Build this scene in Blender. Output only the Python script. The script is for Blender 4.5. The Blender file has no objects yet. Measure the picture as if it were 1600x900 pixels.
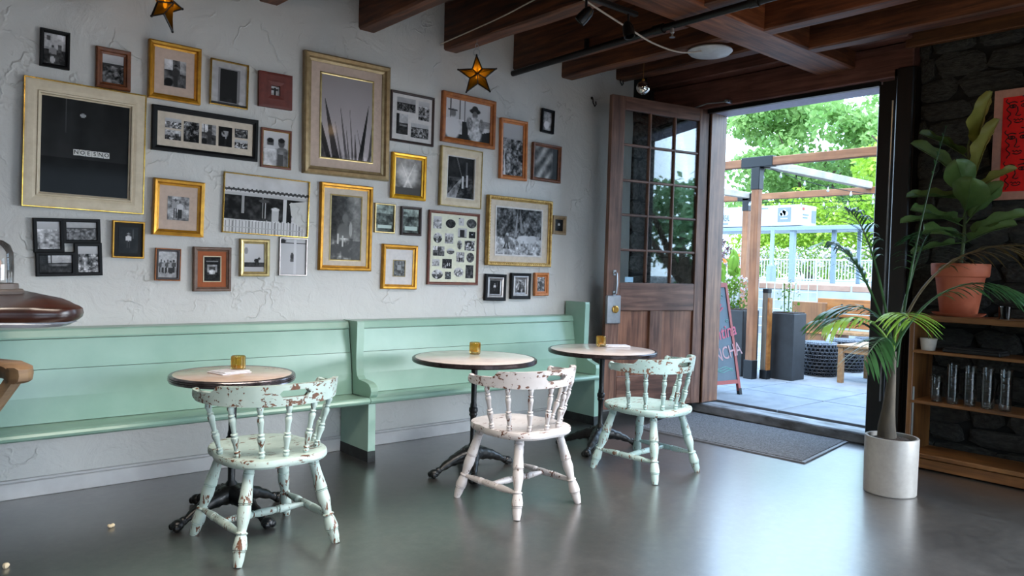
import bpy, bmesh, math, random
import numpy as np
from mathutils import Vector, Matrix, Euler

SC = bpy.context.scene
COL = SC.collection
PI = math.pi
R = math.radians
rnd = random.Random(7)

# ------------------------------------------------------------------ camera, world, lights, exposure
def look_rows(yaw, pitch, roll):
    cy, sy, cp, sp, cr, sr = math.cos(yaw), math.sin(yaw), math.cos(pitch), math.sin(pitch), math.cos(roll), math.sin(roll)
    f = Vector((sy*cp, cy*cp, sp)); r0 = Vector((cy, -sy, 0)); u0 = r0.cross(f)
    return cr*r0 + sr*u0, -sr*r0 + cr*u0, f
cam_d = bpy.data.cameras.new('camera'); cam = bpy.data.objects.new('camera', cam_d); COL.objects.link(cam)
r_, u_, f_ = look_rows(0.710269, -0.0264272, 0.0294210)
cam.matrix_world = Matrix(((r_.x, u_.x, -f_.x, 0), (r_.y, u_.y, -f_.y, 0), (r_.z, u_.z, -f_.z, 1.36), (0, 0, 0, 1)))
cam_d.sensor_width = 36; cam_d.lens = 36*1177.29/1600; cam_d.clip_start = .05; cam_d.clip_end = 300
SC.camera = cam

world = bpy.data.worlds.new('overcast_sky'); SC.world = world; world.use_nodes = True
wn = world.node_tree.nodes; wl = world.node_tree.links
bg = wn['Background']; bg.inputs[1].default_value = 7.4
tc = wn.new('ShaderNodeTexCoord'); sep = wn.new('ShaderNodeSeparateXYZ'); rmp = wn.new('ShaderNodeValToRGB')
wl.new(tc.outputs['Generated'], sep.inputs[0]); wl.new(sep.outputs['Z'], rmp.inputs[0]); wl.new(rmp.outputs[0], bg.inputs[0])
rmp.color_ramp.elements[0].position = 0.0; rmp.color_ramp.elements[0].color = (.58, .79, 1.0, 1)
rmp.color_ramp.elements[1].position = 1.0; rmp.color_ramp.elements[1].color = (.42, .66, 1.0, 1)

def light(name, kind, loc, aim, energy, color, size=None, size_y=None, angle=None, spread=None, radius=None):
    d = bpy.data.lights.new(name, kind); d.energy = energy; d.color = color
    if kind == 'AREA':
        d.shape = 'RECTANGLE'; d.size = size; d.size_y = size_y
    if angle is not None: d.angle = angle
    if spread is not None: d.spread = spread
    if radius is not None: d.shadow_soft_size = radius
    o = bpy.data.objects.new(name, d); COL.objects.link(o); o.location = loc
    o.rotation_euler = (Vector(aim)-Vector(loc)).to_track_quat('-Z', 'Y').to_euler()
    return o
light('hazy_sun', 'SUN', (0, 0, 10), (5, 2.5, 0), 3.6, (1, .95, .86), angle=R(14))
light('window_daylight_right', 'AREA', (6.42, -1.0, 1.35), (4.42, 1.2, -.75), 205, (.86, .93, 1.0), 2.8, 1.1, spread=R(100))
light('window_daylight_back', 'AREA', (1.6, -4.4, 1.75), (1.8, -1.4, -.9), 80, (.97, .98, 1.0), 5.0, 1.7, spread=R(76))
light('overhead_fill_front', 'AREA', (1.3, 1.9, 3.02), (1.5, 2.5, 0), 62, (1, .90, .78), 2.6, .8, spread=R(105))  # added fill aimed down at tables and seats; no lamps hang here
light('overhead_fill_mid', 'AREA', (3.8, 2.1, 3.02), (3.7, 2.9, 0), 56, (1, .96, .92), 1.4, .8, spread=R(100))  # second added overhead fill, brightens the farther table tops
light('warm_lantern_overhead', 'POINT', (4.0, 1.97, 2.86), (4, 2, 0), 7, (1, .62, .28), radius=.05)
light('warm_fill_left', 'POINT', (.75, 2.1, 2.75), (1, 2, 0), 12, (1, .72, .46), radius=.12)  # added warm fill for the upper wall; no pendant is modelled
SC.view_settings.view_transform = 'Standard'
SC.view_settings.look = 'None'
SC.view_settings.gamma = 1.0
SC.view_settings.exposure = 0.0
SC.view_settings.use_curve_mapping = False

# ------------------------------------------------------------------ materials
DIM = [1.0]                                            # albedo scale while the outdoor materials are made
def lin(c):
    if isinstance(c, str):
        c = c.lstrip('#'); c = [int(c[i:i+2], 16)/255 for i in (0, 2, 4)]
    else:
        c = [v/255 for v in c]
    return tuple(DIM[0]*(v/12.92 if v <= .04045 else ((v+.055)/1.055)**2.4) for v in c) + (1,)
def od(h):
    return [int(h[i:i+2], 16)*.79 for i in (1, 3, 5)]

class NT:
    def __init__(s, name):
        s.m = bpy.data.materials.new(name); s.m.use_nodes = True
        s.n = s.m.node_tree.nodes; s.l = s.m.node_tree.links
        s.b = s.n['Principled BSDF']; s.out = s.n['Material Output']
    def node(s, t, **kw):
        n = s.n.new(t)
        for k, v in kw.items(): setattr(n, k, v)
        return n
    def coords(s, scale=(1, 1, 1), kind='Object', rand=False):
        t = s.node('ShaderNodeTexCoord'); mp = s.node('ShaderNodeMapping')
        mp.inputs['Scale'].default_value = scale
        s.l.new(t.outputs[kind], mp.inputs[0])
        if rand:
            oi = s.node('ShaderNodeObjectInfo'); vm = s.node('ShaderNodeVectorMath', operation='SCALE')
            cx = s.node('ShaderNodeCombineXYZ')
            for i in range(3): s.l.new(oi.outputs['Random'], cx.inputs[i])
            s.l.new(cx.outputs[0], vm.inputs[0]); vm.inputs['Scale'].default_value = 17.3
            s.l.new(vm.outputs[0], mp.inputs['Location'])
        return mp.outputs[0]
    def noise(s, vec, scale, detail=4, rough=.55, dist=0):
        n = s.node('ShaderNodeTexNoise'); n.inputs['Scale'].default_value = scale; n.inputs['Detail'].default_value = detail
        n.inputs['Roughness'].default_value = rough; n.inputs['Distortion'].default_value = dist
        s.l.new(vec, n.inputs['Vector']); return n.outputs['Fac']
    def ramp(s, fac, stops):
        n = s.node('ShaderNodeValToRGB'); e = n.color_ramp.elements
        while len(e) < len(stops): e.new(.5)
        for el, (p, c) in zip(e, stops):
            el.position = p; el.color = c if len(c) == 4 else tuple(c)+(1,)
        s.l.new(fac, n.inputs[0]); return n.outputs[0]
    def math(s, op, a, b=None):
        n = s.node('ShaderNodeMath', operation=op)
        for i, v in ((0, a), (1, b)):
            if v is None: continue
            if isinstance(v, (int, float)): n.inputs[i].default_value = v
            else: s.l.new(v, n.inputs[i])
        return n.outputs[0]
    def mix(s, fac, a, b):
        n = s.node('ShaderNodeMix', data_type='RGBA')
        for i, v in ((0, fac), (6, a), (7, b)):
            if isinstance(v, (int, float)): n.inputs[i].default_value = v
            elif isinstance(v, tuple): n.inputs[i].default_value = v
            else: s.l.new(v, n.inputs[i])
        return n.outputs[2]
    def bump(s, h, strength, dist=.01):
        n = s.node('ShaderNodeBump'); n.inputs['Strength'].default_value = strength; n.inputs['Distance'].default_value = dist
        s.l.new(h, n.inputs['Height']); s.l.new(n.outputs[0], s.b.inputs['Normal']); return n
    def set(s, **kw):
        names = dict(rough='Roughness', metal='Metallic', coat='Coat Weight', coat_rough='Coat Roughness', spec='Specular IOR Level', trans='Transmission Weight', ior='IOR', sub='Subsurface Weight', em='Emission Strength')
        for k, v in kw.items():
            i = s.b.inputs[names[k]]
            if isinstance(v, (int, float)): i.default_value = v
            else: s.l.new(v, i)
        return s
    def base(s, c):
        if isinstance(c, tuple): s.b.inputs['Base Color'].default_value = c
        else: s.l.new(c, s.b.inputs['Base Color'])
        return s

def M_noise(name, c1, c2, scale=8, stretch=(1, 1, 1), rough=.5, metal=0, bump=0, bdist=.004, detail=5, lo=.35, hi=.65, rand=False, coat=0, spec=.5, bscale=None):
    t = NT(name); v = t.coords(stretch, rand=rand); f = t.noise(v, scale, detail)
    t.base(t.ramp(f, [(lo, lin(c1)), (hi, lin(c2))])).set(rough=rough, metal=metal, coat=coat, spec=spec)
    if bump:
        h = f if bscale is None else t.noise(v, bscale, 5)
        t.bump(h, bump, bdist)
    return t.m

def M_flat(name, c, rough=.5, metal=0, **kw):
    t = NT(name); v = t.coords(); f = t.noise(v, 30, 3)
    l = lin(c); t.base(t.ramp(f, [(.3, tuple(x*.9 for x in l[:3])), (.7, tuple(min(1, x*1.06) for x in l[:3]))])).set(rough=rough, metal=metal, **kw)
    return t.m

def M_emit(name, c, strength):
    t = NT(name); t.base(lin(c)); t.b.inputs['Emission Color'].default_value = lin(c); t.set(em=strength); return t.m

def M_wood(name, c1, c2, c3, along='z', scale=1.0, rough=.5, bump=.15, coat=0, rand=True):
    t = NT(name); st = {'x': (1.2, 16, 16), 'y': (16, 1.2, 16), 'z': (16, 16, 1.2)}[along]
    v = t.coords(tuple(a*scale for a in st), rand=rand); f = t.noise(v, 1.6, 7, .6, .6)
    v2 = t.coords((2, 2, 2), rand=rand); g = t.noise(v2, 2.2, 3)
    c = t.ramp(f, [(.3, lin(c1)), (.5, lin(c2)), (.72, lin(c3))])
    k = t.ramp(g, [(.3, (.72, .72, .72)), (.7, (1.1, 1.1, 1.1))])
    n = t.node('ShaderNodeMix', data_type='RGBA', blend_type='MULTIPLY'); n.inputs[0].default_value = 1
    t.l.new(c, n.inputs[6]); t.l.new(k, n.inputs[7])
    t.base(n.outputs[2]).set(rough=rough, coat=coat); t.bump(f, bump, .003); return t.m

def M_chipped(name, paint, paint2, wood, amount, axis='z'):
    t = NT(name); st = {'z': (75, 75, 9), 'x': (16, 60, 60)}[axis]
    v = t.coords((9, 9, 5), rand=True); a = t.noise(v, 1.5, 6, .62)
    v2 = t.coords((1, 1, 1), rand=True); b = t.noise(v2, 55, 4, .6)
    sk = t.noise(t.coords(st, rand=True), 1, 3, .6); gt = t.noise(v2, 11, 2)
    geo = t.node('ShaderNodeNewGeometry'); pt = t.math('MULTIPLY', t.math('SUBTRACT', geo.outputs['Pointiness'], .5), .9)
    h = t.math('ADD', t.math('ADD', a, t.math('MULTIPLY', t.math('SUBTRACT', b, .5), .2)), pt)
    k1 = t.ramp(h, [(amount, (0, 0, 0)), (amount+.012, (1, 1, 1))])
    h2 = t.math('ADD', t.math('ADD', sk, t.math('MULTIPLY', t.math('SUBTRACT', gt, .5), .55)), pt)
    k2 = t.ramp(h2, [(amount-.045, (0, 0, 0)), (amount-.02, (1, 1, 1))])
    k = t.math('MAXIMUM', k1, k2)
    pc = t.ramp(t.noise(v2, 9, 3), [(.35, lin(paint)), (.7, lin(paint2))])
    wc = t.ramp(t.noise(t.coords((60, 60, 6), rand=True), 1, 4), [(.3, tuple(x*.6 for x in lin(wood)[:3])), (.7, tuple(x*1.4 for x in lin(wood)[:3]))])
    t.base(t.mix(k, pc, wc)).set(rough=.45); t.bump(t.math('SUBTRACT', 1.0, k), .35, .002); return t.m

def M_glass(name, tint=(1, 1, 1, 1), refl=1.0, rough=.02):
    t = NT(name); t.n.remove(t.b)
    tr = t.node('ShaderNodeBsdfTransparent'); tr.inputs[0].default_value = tint
    gl = t.node('ShaderNodeBsdfGlossy'); gl.inputs['Roughness'].default_value = rough
    fr = t.node('ShaderNodeFresnel'); fr.inputs[0].default_value = 1.5
    mx = t.node('ShaderNodeMixShader'); t.l.new(t.math('MULTIPLY', fr.outputs[0], refl), mx.inputs[0])
    t.l.new(tr.outputs[0], mx.inputs[1]); t.l.new(gl.outputs[0], mx.inputs[2]); t.l.new(mx.outputs[0], t.out.inputs[0]); return t.m

def M_leaf(name, c1, c2, rough=.45, trans=.35, scale=6):
    t = NT(name); t.n.remove(t.b)
    v = t.coords((1, 1, 1)); f = t.noise(v, scale, 3); c = t.ramp(f, [(.3, lin(c1)), (.7, lin(c2))])
    d = t.node('ShaderNodeBsdfPrincipled'); d.inputs['Roughness'].default_value = rough; t.l.new(c, d.inputs['Base Color'])
    tl = t.node('ShaderNodeBsdfTranslucent'); t.l.new(c, tl.inputs[0])
    mx = t.node('ShaderNodeMixShader'); mx.inputs[0].default_value = trans
    t.l.new(d.outputs[0], mx.inputs[1]); t.l.new(tl.outputs[0], mx.inputs[2]); t.l.new(mx.outputs[0], t.out.inputs[0]); return t.m

MT = {}
# plaster: troweled relief
t = NT('white_plaster'); v = t.coords((1, 1, 1))
big = t.noise(v, 1.1, 3); mid = t.noise(v, 4.5, 6, .6, 1.2); fine = t.noise(v, 38, 4)
vo = t.node('ShaderNodeTexVoronoi', feature='DISTANCE_TO_EDGE'); vo.inputs['Scale'].default_value = 2.6
dv = t.node('ShaderNodeVectorMath', operation='ADD'); nz = t.node('ShaderNodeTexNoise'); nz.inputs['Scale'].default_value = 3.0; nz.inputs['Detail'].default_value = 4
t.l.new(v, nz.inputs['Vector']); t.l.new(v, dv.inputs[0]); t.l.new(nz.outputs['Color'], dv.inputs[1]); t.l.new(dv.outputs[0], vo.inputs['Vector'])
ridge = t.ramp(vo.outputs['Distance'], [(0, (1, 1, 1)), (.05, (0, 0, 0))])
gate = t.ramp(t.noise(v, 2.3, 2), [(.52, (0, 0, 0)), (.6, (1, 1, 1))])
rg = t.math('MULTIPLY', ridge, gate)
h = t.math('ADD', t.math('ADD', t.math('MULTIPLY', mid, .8), t.math('MULTIPLY', fine, .12)), t.math('MULTIPLY', rg, .3))
t.base(t.ramp(big, [(.3, lin('#c4c1bd')), (.7, lin('#cfcdc9'))])).set(rough=.6); t.bump(h, .75, .02); MT['plaster'] = t.m
# polished concrete
t = NT('polished_concrete'); v = t.coords((1, 1, 1)); a = t.noise(v, .9, 6, .62); b = t.noise(v, 17, 7, .75); s_ = t.noise(v, 130, 2)
c = t.ramp(t.math('ADD', t.math('MULTIPLY', a, .45), t.math('MULTIPLY', b, .55)), [(.36, lin('#1d1c1b')), (.5, lin('#302f2d')), (.66, lin('#454341'))])
sp = t.ramp(s_, [(.28, (.8, .8, .8)), (.36, (1, 1, 1))])
n = t.node('ShaderNodeMix', data_type='RGBA', blend_type='MULTIPLY'); n.inputs[0].default_value = 1; t.l.new(c, n.inputs[6]); t.l.new(sp, n.inputs[7])
t.base(n.outputs[2]).set(rough=t.ramp(a, [(.3, (.30,)*3), (.7, (.42,)*3)]), spec=1.0, coat=1.0, coat_rough=.26); t.bump(b, .02, .004); t.b.inputs['Coat IOR'].default_value = 1.95; MT['concrete'] = t.m

MT['pew'] = M_noise('mint_green_paint', '#83a594', '#91b0a0', 3, (1, 1, 1), .28, bump=.05, bscale=14, spec=.5)
MT['pew_worn'] = M_noise('scuffed_black_kick', '#17191a', '#2a3531', 14, (1, 1, 1), .6, lo=.45, hi=.7)
MT['baseboard'] = M_noise('white_board_paint', '#bfbcbc', '#cfcdcc', 5, (1, 1, 1), .45, bump=.1)
MT['beam'] = M_wood('old_beam_wood', '#2e160e', '#5a321e', '#84502f', 'y', 1, .55, .4)
MT['beam_x'] = M_wood('old_girder_wood', '#3a1d12', '#6e3f26', '#9a6340', 'x', 1, .5, .4)
MT['plank'] = M_wood('ceiling_board_wood', '#1d100c', '#351d15', '#4a2a1d', 'x', 1, .6, .3)
MT['header'] = M_wood('header_board_wood', '#48291f', '#684036', '#805547', 'y', 1, .45, .2)
MT['door'] = M_wood('dark_door_wood', '#452c22', '#704d3e', '#926b57', 'z', 1, .42, .18)
MT['door_h'] = M_wood('dark_door_wood_rail', '#452c22', '#6e4b3d', '#8d6653', 'x', 1, .42, .18)
MT['panel'] = M_wood('red_brown_panel_wood', '#56352a', '#855842', '#a37258', 'z', .8, .38, .15)
MT['jamb'] = M_wood('jamb_wood', '#4d2f20', '#7a5540', '#946c50', 'z', 1, .45, .15)
MT['moulding'] = M_flat('shadowed_door_moulding', '#2a1a14', .4); MT['jamb_dark'] = M_wood('black_brown_post', '#0b0706', '#150d0a', '#20140f', 'z', 1, .4, .2)  # moulding is near black: the panel recess shadow is put into its colour
MT['black_iron'] = M_noise('black_cast_iron', '#090a0b', '#16181a', 26, (1, 1, 1), .34, .3, bump=.55, bdist=.006)
MT['black_metal'] = M_flat('black_satin_metal', '#121214', .38, .4)
MT['black_rub'] = M_flat('black_rubber', '#0d0d0e', .7)
MT['steel'] = M_flat('brushed_steel', '#a9adb2', .32, .9)
MT['brass'] = M_flat('worn_brass', '#b28a48', .3, 1)
MT['top1'] = M_noise('pinkish_stone_laminate', '#c4a998', '#d2baa9', 9, (1, 1, 1), .22, coat=.3)
MT['top2'] = M_noise('pale_taupe_laminate', '#cdc0b9', '#dacec7', 9, (1, 1, 1), .2, coat=.3)
MT['rim'] = M_noise('dark_metal_rim', '#2a2223', '#463c3c', 20, (1, 1, 1), .25, .6)
MT['rim_silver'] = M_noise('ribbed_silver_rim', '#5d575a', '#8a8486', 20, (1, 1, 1), .22, .85)
MT['amber'] = None
MT['napkin'] = M_flat('white_paper_napkin', '#d9d6dc', .8)
CH = {}
for n_, p1_, p2_, w_, am_ in (('mint', '#a0b2ac', '#b2c2bc', '#5f3c28', .695), ('white', '#b0aaaa', '#bfbaba', '#5a3728', .71), ('aqua', '#98b2ae', '#a9bebb', '#6a4630', .70)):
    CH[n_] = (M_chipped('chipped_'+n_+'_turned', p1_, p2_, w_, am_, 'z'), M_chipped('chipped_'+n_+'_flat', p1_, p2_, w_, am_, 'x'))
MT['print'] = None
t = NT('photo_print'); at = t.node('ShaderNodeAttribute', attribute_name='photo'); t.base(at.outputs['Color']).set(rough=.55, spec=.12, coat=.06, coat_rough=.08); MT['print'] = t.m
def M_frame(n, a, b, rough=.35, metal=0., **k): MT[n] = M_noise('frame_'+n, a, b, 22, (1, 1, 1), rough, metal, bump=.12, **k)
M_frame('gold', '#a8741e', '#c98f2c', .30, .55); M_frame('gold_bright', '#c98e12', '#e0a820', .28, .45)
M_frame('gold_pale', '#a08a58', '#bba672', .32, .5); M_frame('gold_thin', '#b58c3c', '#d9b25c', .22, .85)
M_frame('wood_orange', '#93501f', '#b26a30', .4); M_frame('wood_brown', '#5d3018', '#7d4726', .4); M_frame('wood_red', '#5c2c1e', '#76402c', .4)
M_frame('wood_dark', '#241512', '#382420', .4); M_frame('black', '#08080a', '#101012', .5, spec=.2); M_frame('silver', '#8e8784', '#a59e9b', .3, .7)
M_frame('wood_grey', '#5a4236', '#755a4a', .5); M_frame('wood_pale', '#8d7658', '#a68d6c', .5); M_frame('red_block', '#5c2118', '#6d2a1f', .55)
M_frame('cream', '#c8b79c', '#d4c4aa', .5); M_frame('pinewood', '#b3662a', '#c97a38', .4); M_frame('ornate', '#9c7636', '#c4a05c', .38, .45)
M_frame('champagne', '#8f7a58', '#a8926d', .34, .4)
MT['mat_cream'] = M_flat('mat_board_cream', '#cdbfae', .85); MT['mat_white'] = M_flat('mat_board_white', '#d2cdcb', .85); MT['mat_ivory'] = M_flat('mat_board_ivory', '#d5d4bf', .8)
MT['mat_orange'] = M_flat('mat_board_rust', '#9c5430', .85); MT['mat_black'] = M_flat('mat_board_black', '#121213', .8); MT['mat_pink'] = M_flat('mat_board_blush', '#c4ad9e', .85)
MT['tile_white'] = M_flat('letter_tile_white', '#d8d6d2', .6); MT['ink'] = M_flat('black_ink', '#0c0c0c', .7)
MT['stone'] = M_noise('dark_field_stone', '#22211e', '#45433d', 7, (1, 1, 1), .8, bump=.8, bdist=.03, rand=True, lo=.3, hi=.75)
MT['stone_grey'] = M_noise('grey_field_stone', '#3a3a39', '#74736f', 6, (1, 1, 1), .75, bump=.7, bdist=.03, rand=True)
MT['mortar'] = M_noise('dark_mortar', '#0f0f0e', '#1e1d1b', 12, (1, 1, 1), .9, bump=.6)
MT['terracotta'] = M_noise('terracotta_clay', '#9c4a2d', '#b96443', 5, (1, 1, 1), .7, bump=.1)
MT['soil'] = M_noise('potting_soil', '#1a110b', '#3a281b', 60, (1, 1, 1), .95, bump=1, bdist=.02)
MT['shelf'] = M_wood('amber_shelf_wood', '#4a2e16', '#704722', '#8c6034', 'y', 1, .45, .12)
MT['shelf_v'] = M_wood('amber_shelf_side_wood', '#4a2e16', '#704722', '#8c6034', 'z', 1, .45, .12)
MT['white_pot'] = M_flat('white_glazed_planter', '#918e8a', .4); MT['cream_pot'] = M_flat('cream_small_pot', '#b8b0a4', .45)
MT['fig'] = M_leaf('fig_leaf_green', '#4a6636', '#708c4c', .4, .25); MT['fig_y'] = M_leaf('fig_leaf_yellow', '#7d7a34', '#9a9444', .45, .3)
MT['palm'] = M_leaf('palm_leaflet_green', '#1d3a22', '#355c34', .3, .3); MT['palm_y'] = M_leaf('palm_leaflet_lime', '#4a7424', '#74983a', .35, .3)
MT['palm_dry'] = M_leaf('dry_palm_leaflet', '#3d3418', '#5a4a22', .5, .2)
MT['stem'] = M_noise('plant_stem', '#3a4a2a', '#5d6a40', 20, (1, 1, .2), .6); MT['bark'] = M_noise('palm_trunk', '#332d25', '#5a5042', 14, (1, 1, .25), .8, bump=.6)
MT['glass'] = M_glass('clear_pane_glass', (.93, .95, .95, 1), .8); MT['tumbler'] = M_glass('clear_tumbler_glass', (.96, .97, .97, 1), .6, .05); MT['dome'] = M_glass('cloche_glass', (.97, .96, .95, 1), .9)
MT['smoke_glass'] = M_glass('smoky_tumbler_glass', (.25, .25, .27, 1), 1.6)
t = NT('amber_glass'); t.n.remove(t.b)
tr = t.node('ShaderNodeBsdfTranslucent'); tr.inputs[0].default_value = lin('#f7b840'); tp = t.node('ShaderNodeBsdfTransparent'); tp.inputs[0].default_value = (1.0, .90, .58, 1)
gl = t.node('ShaderNodeBsdfGlossy'); gl.inputs['Roughness'].default_value = .06
m1 = t.node('ShaderNodeMixShader'); m1.inputs[0].default_value = .8; t.l.new(tr.outputs[0], m1.inputs[1]); t.l.new(tp.outputs[0], m1.inputs[2])
fr = t.node('ShaderNodeFresnel'); fr.inputs[0].default_value = 1.5; m2 = t.node('ShaderNodeMixShader'); t.l.new(fr.outputs[0], m2.inputs[0]); t.l.new(m1.outputs[0], m2.inputs[1]); t.l.new(gl.outputs[0], m2.inputs[2])
t.l.new(m2.outputs[0], t.out.inputs[0]); MT['amber'] = t.m
t = NT('amber_lantern_glass'); t.n.remove(t.b)
tr = t.node('ShaderNodeBsdfTranslucent'); tr.inputs[0].default_value = lin('#7d5a14'); tp = t.node('ShaderNodeBsdfTransparent'); tp.inputs[0].default_value = (.62, .43, .10, 1)
m1 = t.node('ShaderNodeMixShader'); m1.inputs[0].default_value = .45; t.l.new(tr.outputs[0], m1.inputs[1]); t.l.new(tp.outputs[0], m1.inputs[2]); t.l.new(m1.outputs[0], t.out.inputs[0]); MT['lantern_glass'] = t.m
MT['flame'] = M_emit('candle_bulb_glow', '#ffb040', 2.5)
MT['bar'] = M_wood('glossy_bar_wood', '#1c0c08', '#34170f', '#4f261a', 'x', .6, .3, .05, coat=.04)
MT['bar_under'] = M_flat('pale_bar_edge', '#a9abb2', .25)
MT['barnwood'] = M_noise('grey_brown_base_wood', '#4d4440', '#6a5f59', 8, (1, 1, 1), .5); MT['coral'] = M_noise('pink_coral', '#c9a595', '#e0c4b4', 30, (1, 1, 1), .8, bump=.5)
MT['stoolwood'] = M_wood('tan_stool_wood', '#5e4630', '#765c42', '#8c7050', 'x', 1, .45, .1)
MT['matpile'] = M_noise('grey_doormat_pile', '#48484a', '#737376', 90, (1, 1, 1), .95, bump=.9, bdist=.01)
MT['lamp_white'] = M_flat('white_lamp_glass', '#b9bcc0', .3); MT['cable'] = M_flat('white_cable', '#b8aca0', .6)
t = NT('mercury_glass_ball'); t.base(lin('#c9c4bc')).set(rough=.06, metal=1); MT['mercury'] = t.m
MT['sticker'] = M_flat('pale_blue_sticker', '#9cc4dd', .5); MT['paperborder'] = M_flat('blush_paper', '#d39a86', .8); MT['red'] = M_flat('fluorescent_red_ink', '#ff1414', .7)
MT['crumb'] = M_flat('pale_popcorn', '#e2cfae', .8); MT['hook'] = M_flat('rusty_hook', '#1c1614', .6, .5)
# outdoors
DIM[0] = .54
MT['pave'] = M_noise('pale_grey_paving', '#8f959e', '#a3a9b0', 5, (1, 1, 1), .75, bump=.1, rand=True); MT['joint'] = M_flat('paving_joint', '#6f757d', .9)
MT['larch'] = M_wood('orange_larch', '#9a5f3a', '#b87a50', '#cd9468', 'z', .8, .6, .1); MT['larch_y'] = M_wood('orange_larch_beam', '#9a5f3a', '#b87a50', '#cd9468', 'y', .8, .6, .1)
MT['larch_x'] = M_wood('pale_larch_beam', '#c3b5a4', '#d8ccbc', '#e6dccf', 'x', .8, .6, .1)
MT['teak'] = M_wood('teak_table', '#a87444', '#c0905e', '#d3a876', 'x', 1, .5, .08); MT['bench_or'] = M_wood('orange_bench_board', '#9c5a22', '#c47a34', '#d8924a', 'y', .6, .5, .1)
MT['charcoal'] = M_noise('charcoal_planter', '#23262b', '#30343a', 10, (1, 1, 1), .6); MT['bracket'] = M_flat('black_steel_bracket', '#23262b', .4, .3)
MT['galv'] = M_flat('galvanised_steel', '#9fb0be', .35, .5); MT['wicker'] = M_noise('charcoal_wicker', '#2a2d35', '#484d59', 30, (1, 1, 1), .5)
MT['wicker_in'] = M_flat('dark_wicker_core', '#0c0d10', .8)
MT['signwhite'] = M_flat('white_sign_sheet', '#dfe9ee', .5); MT['signgrey'] = M_flat('grey_sign_print', '#8d98a6', .6); MT['signdark'] = M_flat('dark_sign_print', '#59606a', .6); MT['signred'] = M_flat('red_sign_print', '#d05a4a', .6)
MT['fencewhite'] = M_flat('white_fence_paint', '#d9e2e0', .5); MT['parapet'] = M_noise('pale_blue_parapet', '#b5c9d8', '#cfdde6', 3, (1, .3, 8), .5); MT['coping'] = M_noise('pink_stone_coping', '#b9917c', '#cfaa94', 4, (1, 1, 1), .8)
MT['chalk'] = M_noise('chalkboard', '#60707c', '#6d7f8c', 5, (1, 1, 1), .6); MT['redpaint'] = M_flat('faded_red_paint', '#c4564e', .55); MT['chalkpink'] = M_flat('pink_chalk', '#f07c90', .9); MT['chalkpale'] = M_flat('pale_pink_chalk', '#e7b6b8', .9); MT['chalkteal'] = M_flat('teal_chalk', '#7fc4b4', .9)
DIM[0] = .70
MT['leaf_a'] = M_leaf('maple_leaf_green', '#8cba62', '#c4e48e', .5, .5, .6); MT['leaf_b'] = M_leaf('deep_tree_green', '#5c8c5c', '#8cb47a', .5, .4, .6); MT['leaf_c'] = M_leaf('lime_hedge_green', '#a2cc3c', '#cce858', .5, .4, .8)
MT['leaf_d'] = M_leaf('shrub_green', '#6f9a30', '#a5c450', .5, .4, 1.5); MT['leaf_red'] = M_leaf('plum_shrub_leaf', '#6a4a4e', '#947076', .5, .3, 2); MT['petal'] = M_leaf('white_pink_petal', '#e8d6dc', '#f5eef0', .6, .3, 4); MT['petal_o'] = M_leaf('orange_canna_petal', '#f07a30', '#f8a050', .5, .3, 4)
MT['trunk'] = M_noise('tree_bark', '#4a3d30', '#6b5a48', 10, (1, 1, .3), .9, bump=.6); MT['asphalt'] = M_noise('pale_street', '#9fa5a8', '#b4b9bb', 2, (1, 1, 1), .85); MT['lawn'] = M_noise('lawn_green', '#7fae30', '#a6cc4a', 3, (1, 1, 1), .9)
DIM[0] = 1.0
MT['room'] = M_flat('room_paint', '#8d8884', .8)

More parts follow.
